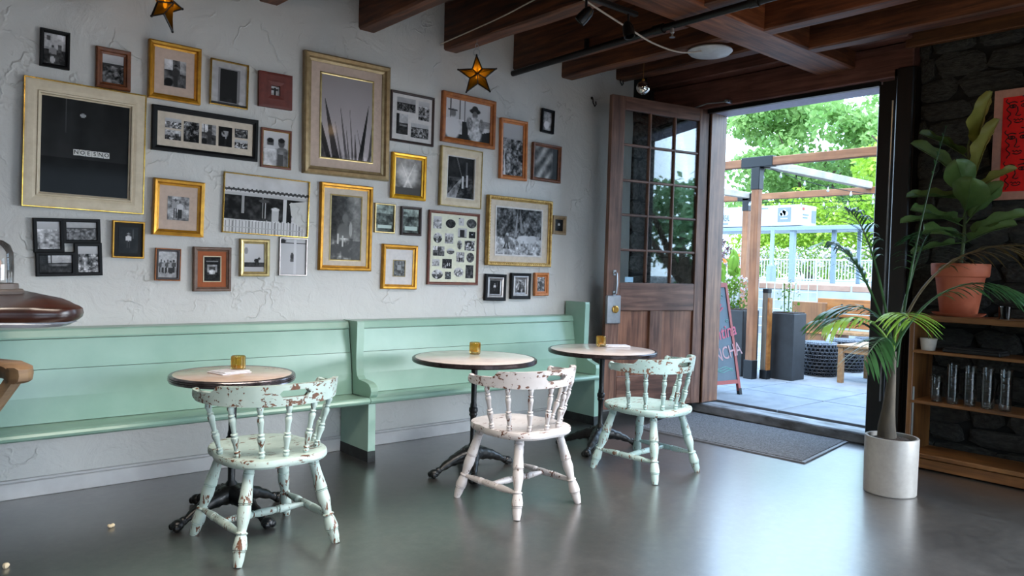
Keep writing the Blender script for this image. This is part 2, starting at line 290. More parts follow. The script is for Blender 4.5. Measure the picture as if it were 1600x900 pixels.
# ------------------------------------------------------------------ mesh builder
class MB:
    def __init__(s): s.v = []; s.f = []; s.mi = []; s.sm = []
    def add(s, vs, fs, M=None, mi=0, sm=False):
        o = len(s.v)
        s.v += [tuple(M @ Vector(p)) if M is not None else tuple(p) for p in vs]
        for f in fs: s.f.append([i+o for i in f]); s.mi.append(mi); s.sm.append(sm)
        return s
    def box(s, c, d, M=None, mi=0, b=0):
        hx, hy, hz = d[0]/2, d[1]/2, d[2]/2; cx, cy, cz = c
        if b <= 0:
            vs = [(cx+sx*hx, cy+sy*hy, cz+sz*hz) for sx in (-1, 1) for sy in (-1, 1) for sz in (-1, 1)]
            return s.add(vs, [(0, 1, 3, 2), (4, 6, 7, 5), (0, 4, 5, 1), (2, 3, 7, 6), (0, 2, 6, 4), (1, 5, 7, 3)], M, mi)
        b = min(b, hx*.95, hy*.95, hz*.95); vs = []; ix = {}
        for sx in (-1, 1):
            for sy in (-1, 1):
                for sz in (-1, 1):
                    for a in range(3):
                        h = [hx-b, hy-b, hz-b]; h[a] = (hx, hy, hz)[a]
                        ix[(sx, sy, sz, a)] = len(vs); vs.append((cx+sx*h[0], cy+sy*h[1], cz+sz*h[2]))
        fs = []
        for a in range(3):
            o1, o2 = [i for i in range(3) if i != a]
            for sg in (-1, 1):
                q = []
                for p1, p2 in ((-1, -1), (1, -1), (1, 1), (-1, 1)):
                    k = [0, 0, 0]; k[a] = sg; k[o1] = p1; k[o2] = p2; q.append(ix[(*k, a)])
                fs.append(q)
            for p1 in (-1, 1):
                for p2 in (-1, 1):
                    k0 = [0, 0, 0]; k0[o1] = p1; k0[o2] = p2; k1 = list(k0); k0[a] = -1; k1[a] = 1
                    fs.append([ix[(*k0, o1)], ix[(*k1, o1)], ix[(*k1, o2)], ix[(*k0, o2)]])
        for sx in (-1, 1):
            for sy in (-1, 1):
                for sz in (-1, 1): fs.append([ix[(sx, sy, sz, a)] for a in range(3)])
        return s.add(vs, fs, M, mi)
    def lathe(s, prof, M=None, seg=20, mi=0, sm=True, cap=True):
        vs = []; fs = []; n = len(prof)
        for r, z in prof:
            for k in range(seg): a = 2*PI*k/seg; vs.append((r*math.cos(a), r*math.sin(a), z))
        for i in range(n-1):
            for k in range(seg):
                k2 = (k+1) % seg; fs.append((i*seg+k, i*seg+k2, (i+1)*seg+k2, (i+1)*seg+k))
        s.add(vs, fs, M, mi, sm)
        if cap:
            for i in (0, n-1):
                if prof[i][0] > 1e-5: s.add(vs[i*seg:(i+1)*seg], [tuple(range(seg))], M, mi, False)
        return s
    def tube(s, pts, rad, seg=8, M=None, mi=0, sm=True, flat=1.0, cap=True):
        pts = [Vector(p) for p in pts]; n = len(pts); rr = rad if isinstance(rad, (list, tuple)) else [rad]*n
        vs = []; fs = []; up = None
        for i in range(n):
            d = (pts[min(i+1, n-1)]-pts[max(i-1, 0)]).normalized()
            if up is None: up = Vector((0, 0, 1)) if abs(d.z) < .95 else Vector((0, 1, 0))
            sd = d.cross(up).normalized(); up = sd.cross(d).normalized()
            for k in range(seg):
                a = 2*PI*k/seg; vs.append(tuple(pts[i]+sd*math.cos(a)*rr[i]+up*math.sin(a)*rr[i]*flat))
        for i in range(n-1):
            for k in range(seg):
                k2 = (k+1) % seg; fs.append((i*seg+k, i*seg+k2, (i+1)*seg+k2, (i+1)*seg+k))
        s.add(vs, fs, M, mi, sm)
        if cap:
            s.add(vs[:seg], [tuple(range(seg))], M, mi, False); s.add(vs[-seg:], [tuple(range(seg))], M, mi, False)
        return s
    def prism(s, poly, a0, a1, axis='z', M=None, mi=0, sm=False):
        def P(p, a):
            return {'z': (p[0], p[1], a), 'x': (a, p[0], p[1]), 'y': (p[0], a, p[1])}[axis]
        n = len(poly); vs = [P(p, a0) for p in poly]+[P(p, a1) for p in poly]
        fs = [(i, (i+1) % n, (i+1) % n+n, i+n) for i in range(n)]
        s.add(vs, fs, M, mi, sm); s.add(vs[:n], [tuple(range(n))], M, mi); s.add(vs[n:], [tuple(range(n))], M, mi); return s
    def rectsweep(s, W, H, prof, M=None, mi=0):
        # picture frame in local XZ, front towards -Y; prof: (inset, protrusion)
        vs = []; fs = []; n = len(prof)
        for d, p in prof:
            for sx, sz in ((-1, -1), (1, -1), (1, 1), (-1, 1)): vs.append((sx*(W/2-d), -p, sz*(H/2-d)))
        for i in range(n-1):
            for k in range(4): k2 = (k+1) % 4; fs.append((i*4+k, i*4+k2, (i+1)*4+k2, (i+1)*4+k))
        return s.add(vs, fs, M, mi)
    def sphere(s, c, r, M=None, mi=0, seg=12, rings=8, sc=(1, 1, 1)):
        pr = [(max(1e-6, math.sin(PI*i/rings)), -math.cos(PI*i/rings)) for i in range(rings+1)]
        T = Matrix.Translation(Vector(c)) @ Matrix.Diagonal((r*sc[0], r*sc[1], r*sc[2], 1))
        return s.lathe(pr, (M @ T) if M is not None else T, seg, mi, True, False)
    def mesh(s, name, mats, angle=38):
        me = bpy.data.meshes.new(name); me.from_pydata(s.v, [], s.f)
        for m in (mats if isinstance(mats, (list, tuple)) else [mats]): me.materials.append(m)
        me.polygons.foreach_set('material_index', s.mi); me.polygons.foreach_set('use_smooth', s.sm)
        bm = bmesh.new(); bm.from_mesh(me); bmesh.ops.remove_doubles(bm, verts=bm.verts, dist=1e-5); bmesh.ops.recalc_face_normals(bm, faces=bm.faces); bm.to_mesh(me); bm.free()
        if any(s.sm): me.set_sharp_from_angle(angle=R(angle))
        me.update(); return me
    def build(s, name, mats, parent=None, loc=None, rot=None, raw=False):
        if raw:
            me = bpy.data.meshes.new(name); me.from_pydata(s.v, [], s.f)
            for m in (mats if isinstance(mats, (list, tuple)) else [mats]): me.materials.append(m)
            me.polygons.foreach_set('material_index', s.mi); me.polygons.foreach_set('use_smooth', s.sm); me.update()
        else: me = s.mesh(name, mats)
        return link(name, me, parent, loc, rot)

def link(name, me, parent=None, loc=None, rot=None):
    o = bpy.data.objects.new(name, me); COL.objects.link(o)
    if parent is not None: o.parent = parent
    if loc is not None: o.location = loc
    if rot is not None: o.rotation_euler = rot
    return o
def tag(o, label=None, cat=None, group=None, kind=None):
    if label: o['label'] = label
    if cat: o['category'] = cat
    if group: o['group'] = group
    if kind: o['kind'] = kind
    return o
def thing(name, label, cat, loc=(0, 0, 0), rotz=0, group=None, rot=None):
    o = bpy.data.objects.new(name, None); COL.objects.link(o); o.empty_display_size = .05
    o.location = loc; o.rotation_euler = rot if rot else (0, 0, rotz); return tag(o, label, cat, group)
def struct(o, label=None): return tag(o, label, None, None, 'structure')
def copy_tree(o, parent=None):
    c = o.copy(); COL.objects.link(c)
    if parent is not None: c.parent = parent
    for ch in list(o.children): copy_tree(ch, c)
    return c
def aim(p0, p1):
    d = Vector(p1)-Vector(p0); return Matrix.Translation(Vector(p0)) @ d.to_track_quat('Z', 'Y').to_matrix().to_4x4()
def text_mesh(txt, size, depth=.001, shear=0., bold=0.):
    cu = bpy.data.curves.new('lettering', 'FONT'); cu.body = txt; cu.size = size; cu.extrude = depth; cu.align_x = 'CENTER'; cu.align_y = 'CENTER'; cu.shear = shear; cu.offset = bold; cu.resolution_u = 3
    o = bpy.data.objects.new('lettering', cu); COL.objects.link(o); dg = bpy.context.evaluated_depsgraph_get()
    me = bpy.data.meshes.new_from_object(o.evaluated_get(dg)); bpy.data.objects.remove(o); bpy.data.curves.remove(cu); return me
def text(name, txt, size, mat, parent, loc, rot, depth=.001, shear=0., bold=0., sx=1.0):
    me = text_mesh(txt, size, depth, shear, bold); me.materials.clear(); me.materials.append(mat)
    o = link(name, me, parent, loc, rot); o.scale = (sx, 1, 1); return o

# ------------------------------------------------------------------ room shell
WY = 4.93; WX = 6.2
b = MB(); b.box((1.2, .35, -.06), (10.54, 9.7, .12)); fl = struct(b.build('floor', MT['concrete']), 'grey polished concrete floor with mottled shine')
# left wall (behind the pews) with a subdivided, slightly uneven plaster face
b = MB(); nx, nz = 80, 30; vs = []
hr = random.Random(3)
for j in range(nz+1):
    for i in range(nx+1):
        x = -4.0+9.75*i/nx; z = 3.5*j/nz
        vs.append((x, WY+.012*math.sin(x*2.1+z*1.7)*math.sin(z*2.3+1)*(0 if z > 2.9 or z < .2 else 1)+.002, z))
b.add(vs, [(j*(nx+1)+i, j*(nx+1)+i+1, (j+1)*(nx+1)+i+1, (j+1)*(nx+1)+i) for j in range(nz) for i in range(nx)], sm=True)
b.box((.875, WY+.17, 1.75), (9.75, .30, 3.5))
struct(b.build('wall_left', MT['plaster']), 'uneven white plaster wall hung with framed photographs')
b = MB(); b.box((.83, WY-.012, .045), (8.0, .028, .09), b=.004); b.box((.83, WY-.008, .098), (8.0, .02, .016), b=.004)
struct(b.build('baseboard_left', MT['baseboard']))
# right wall: backing with window opening and doorway opening
wr = MB(); X0, X1 = WX+.03, WX+.27; xm = (X0+X1)/2; dx = X1-X0
wr.box((xm, (-4.5-2.4)/2, 1.7), (dx, 2.1, 3.4)); wr.box((xm, -.8, .42), (dx, 3.2, .84)); wr.box((xm, -.8, 3.13), (dx, 3.2, .54))
wr.box((xm, (0.8+2.47)/2, 1.7), (dx, 1.67, 3.4)); wr.box((xm, (4.42+5.23)/2, 1.7), (dx, .81, 3.4)); wr.box((xm, 3.44, 3.22), (dx, 1.96, .36))
wallr = struct(wr.build('wall_right', MT['mortar']), 'dark rough stone wall around the open doorway')
b = MB(); b.box((.9, -4.53, 1.7), (10.1, .2, 1.0), mi=0)
wb = MB(); wb.box((-2.5, -4.6, 1.7), (3.2, .2, 3.4)); wb.box((5.3, -4.6, 1.7), (2.1, .2, 3.4)); wb.box((1.6, -4.6, .42), (5.2, .2, .84)); wb.box((1.6, -4.6, 3.1), (5.2, .2, .6))
struct(wb.build('wall_back', MT['room']))
b = MB(); b.box((-4.1, .3, 1.7), (.2, 9.8, 3.4)); struct(b.build('wall_far_end', MT['room']))
# dark stones
def stone_mesh(seed):
    rr = random.Random(seed); bm = bmesh.new(); bmesh.ops.create_cube(bm, size=1)
    bmesh.ops.bevel(bm, geom=list(bm.edges), offset=.2, segments=1, affect='EDGES')
    for v in bm.verts: v.co += Vector((rr.uniform(-.07, .07), rr.uniform(-.09, .09), rr.uniform(-.09, .09)))
    me = bpy.data.meshes.new('stone'); bm.to_mesh(me); bm.free(); me.materials.append(MT['stone']); return me
SM = [stone_mesh(i) for i in range(7)]
SMG = []
for m_ in SM:
    k = m_.copy(); k.materials.clear(); k.materials.append(MT['stone_grey']); SMG.append(k)
def stones(parent, o, ux, L, Hh, seed, meshes, depth=.07, rot=0, z0=0):
    rr = random.Random(seed); z = z0
    while z < Hh-.03:
        h = rr.uniform(.13, .22); h = min(h, Hh-z); x = -rr.uniform(0, .15)
        while x < L:
            w = rr.uniform(.2, .46); x0, x1 = max(0, x), min(L, x+w); ww = x1-x0
            if ww > .05:
                c = Vector(o)+Vector(ux)*((x0+x1)/2); s = link('stone', rr.choice(meshes), parent, (c.x, c.y, z+h/2+rr.uniform(-.008, .008)), (rr.uniform(-.04, .04), 0, rot))
                s.scale = (depth*rr.uniform(.8, 1.3), ww*.97, h*.95)
            x += w
        z += h
stones(wallr, (WX+.03, .85, 0), (0, 1, 0), 1.6, 3.28, 4, SM)
stones(wallr, (WX+.03, 4.45, 0), (0, 1, 0), .52, 2.95, 5, SMG)
b = MB(); b.box((6.0, WY+.16, 1.7), (.5, .26, 3.4)); wstone = struct(b.build('wall_corner', MT['mortar']), 'grey stone corner behind the open door leaf')
stones(wstone, (5.77, WY+.03, 0), (1, 0, 0), .45, 2.95, 6, SMG, rot=PI/2)

# ceiling
b = MB(); b.box((1.2, .3, 3.49), (10.6, 9.9, .08)); ceil = struct(b.build('ceiling', MT['plank']), 'dark timber ceiling with heavy rough beams')
pm = MB().box((0, 0, 0), (10.0, .21, .03), b=.004).mesh('ceiling_plank', MT['plank'])
for i in range(15): link('ceiling_plank', pm, ceil, (1.2, 4.8-.217*i, 3.435))
def beam(x, y0, y1, w, z0, z1, m='beam', seed=0):
    b = MB(); n = max(3, int((y1-y0)/.35)); rr = random.Random(seed); vs = []; fs = []
    for i in range(n+1):
        y = y0+(y1-y0)*i/n; j = [rr.uniform(-.006, .006) for _ in range(6)]
        vs += [(-w/2+j[0]+.012, y, z0+j[1]), (w/2+j[2]-.012, y, z0+j[1]), (w/2+j[2], y, z0+.012), (w/2, y, z1), (-w/2, y, z1), (-w/2+j[0], y, z0+.012)]
    for i in range(n):
        for k in range(6): fs.append((i*6+k, i*6+(k+1) % 6, (i+1)*6+(k+1) % 6, (i+1)*6+k))
    fs += [tuple(range(6)), tuple(n*6+k for k in range(6))]
    b.add(vs, fs); return b.build('ceiling_beam', MT[m], ceil, (x, 0, 0))
for i, (x, w, z0) in enumerate(((-.10, .13, 3.07), (.6, .13, 3.07), (1.33, .13, 3.07), (2.03, .14, 3.07), (2.77, .135, 3.06), (3.525, .14, 3.06), (4.25, .14, 3.05))): beam(x, -2 if x < 2 else 3.22, WY+.1, w, z0, 3.43, seed=i)
beam(4.83, 3.22, WY+.02, .14, 3.09, 3.43, seed=9); beam(5.55, 3.2, WY+.02, .14, 3.2, 3.43, seed=10)
for i, x in enumerate((2.77, 3.5, 4.1, 4.8, 5.42)): beam(x, -4.4, 2.93, .13, 3.06, 3.43, seed=20+i)
g = MB(); g.box((0, 0, 0), (4.3, .32, .36), b=.012); gd = g.build('girder', MT['beam_x'], ceil, (4.1, 3.06, 3.24))
# plaster collars where the beams enter the wall
# door surround
b = MB(); b.box((6.20, 3.72, 3.07), (.20, 2.55, .26), b=.008); struct(b.build('trim_1', MT['header']), 'reddish brown header board over the doorway')
b = MB(); b.box((6.12, 3.72, 3.265), (.28, 2.55, .12), b=.012); struct(b.build('trim_2', MT['header']))
b = MB(); b.box((6.34, 3.53, 2.935), (.30, 1.64, .03)); struct(b.build('trim_3', M_flat('pale_soffit', '#a9a6b8', .6)))
b = MB(); b.box((6.17, 3.53, 2.925), (.05, 1.62, .045), b=.004); struct(b.build('trim_4', MT['black_metal']))
b = MB(); b.box((6.335, 4.385, 1.53), (.27, .11, 2.86), b=.006); b.box((6.215, 4.345, 1.53), (.03, .05, 2.86), b=.004); struct(b.build('trim_5', MT['jamb']), 'brown timber door post beside the open door leaf')
b = MB(); b.box((6.33, 2.66, 1.53), (.27, .16, 2.86), b=.006); struct(b.build('trim_6', MT['jamb_dark']), 'near black timber door post beside the palm')
b = MB(); b.box((6.12, 2.49, 1.5), (.10, .13, 3.0), b=.01); b.box((6.2, 2.50, 1.5), (.2, .16, 3.0)); struct(b.build('trim_7', MT['jamb_dark']))
b = MB(); b.tube([(6.06, 2.57, .4), (6.06, 2.572, 1.6), (6.06, 2.57, 2.75)], .008, 8); struct(b.build('trim_8', MT['steel']))  # thin bright tube stands in for a vertical glint by the post
b = MB(); b.box((6.33, 3.5, .045), (.24, 1.95, .09), b=.01); struct(b.build('trim_9', M_noise('worn_threshold', '#4a4a4a', '#8c9096', 9, (1, .4, 1), .6, bump=.3)), 'raised worn threshold of the doorway')
b = MB(); b.box((6.10, 1.2, 3.2), (.06, 2.6, .12), b=.005); struct(b.build('trim_10', M_wood('orange_brown_board', '#4a2a18', '#6a4024', '#85552f', 'y', 1, .5, .1)), 'orange brown board along the top of the stone wall')
b = MB(); b.box((5.62, WY-.03, .055), (1.2, .05, .11), b=.01); struct(b.build('baseboard_corner', MT['baseboard']))

# ------------------------------------------------------------------ open door leaf
door = thing('door_1', 'open dark brown door leaf with fifteen glass panes folded against the wall', None, (6.2, 4.37, .1), R(167.714)); door['kind'] = 'structure'
def dpart(name, u0, u1, z0, z1, y0, y1, m, bev=.004, parent=door):
    b = MB(); b.box(((u0+u1)/2, (y0+y1)/2, (z0+z1)/2-.1), (u1-u0, y1-y0, z1-z0), b=bev); return b.build(name, m, parent)
T0, T1 = -.025, .025
dpart('stile', 0, .118, .1, 2.945, T0, T1, MT['door']); dpart('stile', 1.004, 1.151, .1, 2.945, T0, T1, MT['door'])
dpart('rail', .118, 1.004, 2.825, 2.945, T0, T1, MT['door_h']); dpart('rail', .118, 1.004, 1.0, 1.258, T0, T1, MT['door_h']); dpart('rail', .118, 1.004, .1, .398, T0, T1, MT['door_h'])
dpart('mullion', .497, .645, .398, 1.0, T0, T1, MT['door'])
for u0, u1 in ((.118, .497), (.645, 1.004)):
    p = dpart('panel', u0, u1, .398, 1.0, -.012, .004, MT['panel'], .002)
    b = MB(); W, H = u1-u0, .602
    b.rectsweep(W, H, [(0, -.026), (0, .0), (.006, .004), (.016, -.004), (.03, -.02)], Matrix.Translation(((u0+u1)/2, .0, .599)) @ Matrix.Rotation(PI, 4, 'Z')); b.build('moulding', MT['moulding'], p)
us = (.118, .409, .703, 1.004); zs = (1.258, 1.557, 1.877, 2.19, 2.513, 2.825)
for u in us[1:3]: dpart('muntin', u-.011, u+.011, zs[0], zs[-1], -.02, .02, MT['door'], .006)
for z in zs[1:-1]: dpart('muntin', us[0], us[-1], z-.011, z+.011, -.018, .018, MT['door_h'], .006)
for i in range(3):
    for j in range(5): dpart('pane', us[i]+.004, us[i+1]-.004, zs[j]+.004, zs[j+1]-.004, -.003, .003, MT['glass'], 0)
b = MB(); b.tube([(1.068, .025, 1.245), (1.068, .06, 1.24), (1.068, .068, 1.15), (1.068, .06, 1.06), (1.068, .025, 1.055)], [.009, .009, .011, .009, .009], 10); b.box((1.068, .028, 1.245), (.035, .008, .05), b=.003); b.box((1.068, .028, 1.055), (.035, .008, .05), b=.003); tag(b.build('pull_handle', MT['steel'], door), 'steel pull handle')
lp = dpart('lock_plate', 1.002, 1.156, .885, 1.14, .02, .05, MT['steel'], .006); lp['label'] = 'square grey steel lock case'
b = MB(); b.lathe([(.0, .05), (.03, .05), (.034, .053), (.034, .06), (.024, .064), (.024, .07), (.0, .07)], Matrix.Translation((1.066, 0, .914)) @ Matrix.Rotation(-PI/2, 4, 'X'), 20); b.build('lock_cylinder', MT['brass'], lp)
dpart('sticker', .84, .935, 1.262, 1.31, .004, .006, MT['sticker'], 0)
b = MB(); b.box((0, 0, 0), (.09, .03, .03), b=.004); b.tube([(0, -.02, 0), (.02, .25, .02), (-.02, .42, -.02)], .007, 8)
cl = thing('door_closer_arm', 'thin steel door closer arm folded under the header board', 'door closer', (6.06, 4.05, 2.96))
b.build('closer_arm', MT['steel'], cl)

# ------------------------------------------------------------------ pews
def pew(label, x0, x1, ends, group):
    t = thing('pew', label, 'bench', ((x0+x1)/2, 4.7, 0), 0, group); L = x1-x0; h = L/2
    def part(name, poly, a0=-h, a1=h, m=MT['pew'], sm=False):
        b = MB(); b.prism([(y-4.7, z) for y, z in poly], a0, a1, 'x', sm=sm); return b.build(name, m, t)
    part('seat', [(4.50, .402), (4.485, .412), (4.478, .425), (4.485, .438), (4.50, .446), (4.66, .436), (4.80, .438), (4.80, .402)])
    part('back_board', [(4.742, .44), (4.752, .58), (4.775, .728), (4.80, .728), (4.775, .58), (4.775, .44)])
    part('back_board', [(4.776, .731), (4.805, .892), (4.83, .892), (4.80, .731)])
    part('top_rail', [(4.802, .896), (4.80, .905), (4.812, .94), (4.82, .948), (4.915, .952), (4.915, .925), (4.84, .895)])
    for (xc, w, kind) in ends:
        if kind == 'scroll':
            up = [(4.90, .44), (4.90, .955), (4.70, .955), (4.695, .945), (4.70, .70), (4.695, .62), (4.68, .575), (4.655, .552), (4.56, .545), (4.52, .535), (4.495, .515), (4.485, .49), (4.49, .465), (4.505, .446)]
            part('end_panel', up, xc-w/2-(x0+x1)/2, xc+w/2-(x0+x1)/2)
        elif kind == 'tall':
            up = [(4.905, .44), (4.905, 1.075), (4.66, 1.075), (4.655, 1.06), (4.66, .66), (4.65, .60), (4.60, .56), (4.51, .53), (4.50, .50), (4.505, .446)]
            part('end_panel', up, xc-w/2-(x0+x1)/2, xc+w/2-(x0+x1)/2)
        lo = part('leg_panel', [(4.90, .075), (4.90, .402), (4.515, .402), (4.51, .075)], xc-w/2-(x0+x1)/2, xc+w/2-(x0+x1)/2)
        b = MB(); b.prism([(4.90-4.7, 0), (4.90-4.7, .075), (4.51-4.7, .075), (4.505-4.7, 0)], xc-w/2-(x0+x1)/2-.002, xc+w/2-(x0+x1)/2+.002, 'x'); tag(b.build('kick_block', MT['pew_worn'], lo), 'scuffed black foot')
    return t
pew('long mint green pew running behind the nearest round table', -1.6, 2.615, [(-1.57, .06, 'scroll')], 'mint green pews along the white wall')
pew('mint green pew with a scrolled divider and tall end post beside the door', 2.62, 4.93, [(2.648, .056, 'scroll'), (4.90, .055, 'tall')], 'mint green pews along the white wall')

# ------------------------------------------------------------------ tables
def table(x, y, rad, label, m_top, foot_angles, rimh, ck=.66, h=.76):
    t = thing('bistro_table', label, 'table', (x, y, 0), 0, 'round cafe tables')
    b = MB(); b.lathe([(0, h-.012), (rad-.02, h-.012), (rad-.02, h-.001), (rad-.022, h), (0, h)], seg=56); b.build('tabletop', m_top, t)
    b = MB(); z = h-rimh
    if rimh > .035: pr = [(rad-.021, h-.001), (rad-.008, h+.001), (rad-.002, h-.004), (rad, h-.009), (rad-.005, h-.012), (rad+.001, h-.017), (rad-.005, h-.021), (rad+.001, h-.026), (rad-.006, h-.03), (rad-.004, z), (rad-.04, z), (rad-.04, h-.012), (rad-.021, h-.012)]
    else: pr = [(rad-.021, h-.001), (rad-.008, h), (rad, h-.006), (rad, z+.006), (rad-.006, z), (rad-.05, z), (rad-.05, h-.012), (rad-.021, h-.012)]
    b.lathe(pr, seg=56, cap=False); b.build('rim', MT['rim_silver' if rimh > .035 else 'rim'], t)
    b = MB(); b.lathe([(0, h-.02), (.14, h-.02), (.14, h-.028), (.05, h-.04), (.034, h-.06), (.03, h-.12), (.028, .46), (.034, .44), (.034, .428), (.044, .42), (.046, .40), (.036, .388), (.042, .376), (.03, .36), (.027, .30), (.027, .19), (.04, .178), (.045, .165), (.055, .155), (.055, .13), (.06, .11), (.04, .08), (0, .08)], Matrix.Diagonal((ck, ck, 1, 1)), seg=20); b.build('column', MT['black_iron'], t)
    for a in foot_angles:
        f = MB(); n = 12; pts = []; rr = []
        for i in range(n+1):
            s = i/n; pts.append((.02+.28*s, 0, .118-.094*s**1.1+.014*math.sin(s*PI))); rr.append(.040*(1-s)+.015+.004*math.sin(i*2.4))
        f.tube(pts, rr, 10, flat=.95)
        f.sphere((.305, 0, .028), .03, sc=(1.15, 1.1, .95)); f.sphere((.32, .018, .022), .02, seg=8, rings=6); f.sphere((.32, -.018, .022), .02, seg=8, rings=6); f.sphere((.275, 0, .042), .022, seg=8, rings=6)
        for i in range(5): f.sphere((.07+.042*i, 0, .148-.024*i), .013, seg=8, rings=5)
        f.build('foot', MT['black_iron'], t, rot=(0, 0, R(a)))
    return t
table(1.485, 3.97, .318, 'small round table with a ribbed silver rim, nearest the bar', MT['top1'], (195, 15, 285, 105), .036, .7)
table(3.085, 3.945, .415, 'larger round pale table with dark rim at the scrolled pew divider', MT['top2'], (180, 0, 235, 70), .03)
table(4.285, 3.90, .415, 'round pale table with dark rim nearest the open door', MT['top2'], (125, -20, 205, 55), .03)

# ------------------------------------------------------------------ chairs
def turned(p0, p1, prof, seg=12):
    L = (Vector(p1)-Vector(p0)).length; b = MB(); b.lathe([(r, z*L) for r, z in prof], aim(p0, p1), seg); return b
LEGP = [(.017, 0), (.021, .03), (.024, .08), (.026, .095), (.022, .10), (.026, .108), (.0235, .12), (.0245, .2), (.029, .34), (.031, .385), (.025, .392), (.031, .40), (.0275, .41), (.030, .46), (.030, .52), (.022, .62), (.019, .66), (.020, .665), (.027, .675), (.027, .685), (.021, .692), (.026, .72), (.0315, .80), (.031, .835), (.024, .842), (.030, .852), (.026, .862), (.0245, .93), (.018, 1.0)]
SPINP = [(.008, 0), (.012, .04), (.016, .08), (.010, .11), (.0155, .125), (.0155, .14), (.010, .155), (.012, .25), (.0175, .36), (.0175, .40), (.0105, .43), (.0165, .445), (.0165, .46), (.0105, .475), (.0125, .6), (.0165, .70), (.016, .74), (.0095, .775), (.015, .79), (.015, .805), (.010, .82), (.0135, .88), (.0165, .93), (.008, 1.0)]
STRP = [(.010, 0), (.013, .1), (.0195, .28), (.020, .33), (.014, .345), (.0195, .36), (.0145, .375), (.019, .42), (.019, .58), (.0145, .625), (.0195, .64), (.014, .655), (.020, .67), (.0195, .72), (.013, .9), (.010, 1)]
def chair(x, y, rz, label, m):
    t = thing('spindle_chair', label, 'chair', (x, y, 0), rz, 'chipped painted spindle chairs')
    # seat
    n = 44; ol = []
    for i in range(n):
        a = 2*PI*i/n; ca, sa = math.cos(a), math.sin(a); k = abs(sa)**.55*math.copysign(1, sa); c = abs(ca)**.62*math.copysign(1, ca)
        px = c*.256; py = k*.282+.0
        if py > 0: px *= 1-.15*(py/.282); py *= 1.0+.03*math.cos(px*14)
        else: px *= 1-.10*(-py/.282)**2; py -= .0
        if .0 < py < .14: px *= 1-.06*math.sin(PI*py/.14)
        ol.append((px, py))
    b = MB(); lv = [(.86, .412), (.97, .417), (1, .428), (1, .446), (.985, .455), (.93, .458), (.55, .449), (.15, .445)]; vs = []; fs = []
    for s, z in lv: vs += [(p[0]*s, p[1]*s, z) for p in ol]
    for j in range(len(lv)-1):
        for i in range(n): fs.append((j*n+i, j*n+(i+1) % n, (j+1)*n+(i+1) % n, (j+1)*n+i))
    fs += [tuple(range(n)), tuple((len(lv)-1)*n+i for i in range(n))]
    b.add(vs, fs, sm=True); b.build('seat', m[1], t)
    # legs + stretchers
    ft = {}
    for sx in (-1, 1):
        for sy in (-1, 1):
            p0 = Vector((sx*.155, sy*.16-.005, .428)); p1 = Vector((sx*.245, sy*.26, 0)); ft[(sx, sy)] = (p0, p1); turned(p0, p1, LEGP, 14).build('leg', m[0], t)
    mids = {}
    for sx in (-1, 1):
        a = ft[(sx, -1)]; c = ft[(sx, 1)]; q0 = a[0].lerp(a[1], .69); q1 = c[0].lerp(c[1], .69); mids[sx] = (q0+q1)/2; turned(q0, q1, STRP, 12).build('stretcher', m[0], t)
    turned(mids[-1], mids[1], STRP, 12).build('stretcher', m[0], t)
    # back rail: horseshoe with a handle slot and stepped scroll ends
    A, B, cy = .322, .275, .0; amax = R(104); N = 60
    def arc(a, off): return Vector(((A+off)*math.sin(a), cy-(B+off)*math.cos(a)))
    angs = sorted(set([-amax+2*amax*i/N for i in range(N+1)]+[R(k) for k in (-13, -11.5, -9, 9, 11.5, 13)]))
    vs = []; cols = []
    for a in angs:
        s = abs(a)/amax; zt = .800-.012*s; zb = .700+.012*s*s
        if s > .60: zt -= .030*min(1, (s-.60)/.05)
        if s > .82: zt -= .014*min(1, (s-.82)/.05)*(1-1.2*max(0, (s-.92)/.08))
        if s > .94: zb += .012*((s-.94)/.06)
        zc = .757; hs = 0 if abs(a) > R(12.9) else (.011 if abs(a) > R(11.4) else .017)
        if abs(a) > R(12.9): hs = .0005
        col = []
        for side, off in ((0, .014), (1, -.014)):
            lean = .0
            for z in (zb, zc-hs, zc+hs, zt):
                lean = (z-.70)*.12; p = arc(a, off+lean); vs.append((p.x, p.y, z)); col.append(len(vs)-1)
        cols.append((col, a))
    fs = []
    for (c0, a0), (c1, a1) in zip(cols, cols[1:]):
        slot = abs((a0+a1)/2) < R(13)
        for sd in (0, 4):
            fs.append((c0[sd], c1[sd], c1[sd+1], c0[sd+1])); fs.append((c0[sd+2], c1[sd+2], c1[sd+3], c0[sd+3]))
            if not slot: fs.append((c0[sd+1], c1[sd+1], c1[sd+2], c0[sd+2]))
        fs.append((c0[3], c1[3], c1[7], c0[7])); fs.append((c0[0], c1[0], c1[4], c0[4]))
        if slot: fs.append((c0[1], c1[1], c1[5], c0[5])); fs.append((c0[2], c1[2], c1[6], c0[6]))
    for c in (cols[0][0], cols[-1][0]):
        for k in range(3): fs.append((c[k], c[k+1], c[k+5], c[k+4]))
    b = MB(); b.add(vs, fs, sm=True)
    for sg in (-1, 1):
        p = arc(sg*amax, .004); b.sphere((p.x, p.y, .735), .026, seg=10, rings=8, sc=(.75, .9, 1.1))
    b.build('back_rail', m[1], t)
    for a in (-84, -57, -30, -4, 23, 52, 82):
        p1 = arc(R(a*.92), .0); p0 = Vector((.235*math.sin(R(a)), -.0-.238*math.cos(R(a)))); turned((p0.x, p0.y, .450), (p1.x, p1.y, .712), SPINP, 12).build('spindle', m[0], t)
    return t
chair(1.492, 3.54, R(2.5), 'chipped mint white spindle chair at the small ribbed table', CH['mint'])
chair(2.912, 3.285, R(2), 'chipped greyish white spindle chair at the middle table', CH['white'])
chair(4.078, 3.285, R(3), 'chipped pale aqua spindle chair beside the doormat', CH['aqua'])

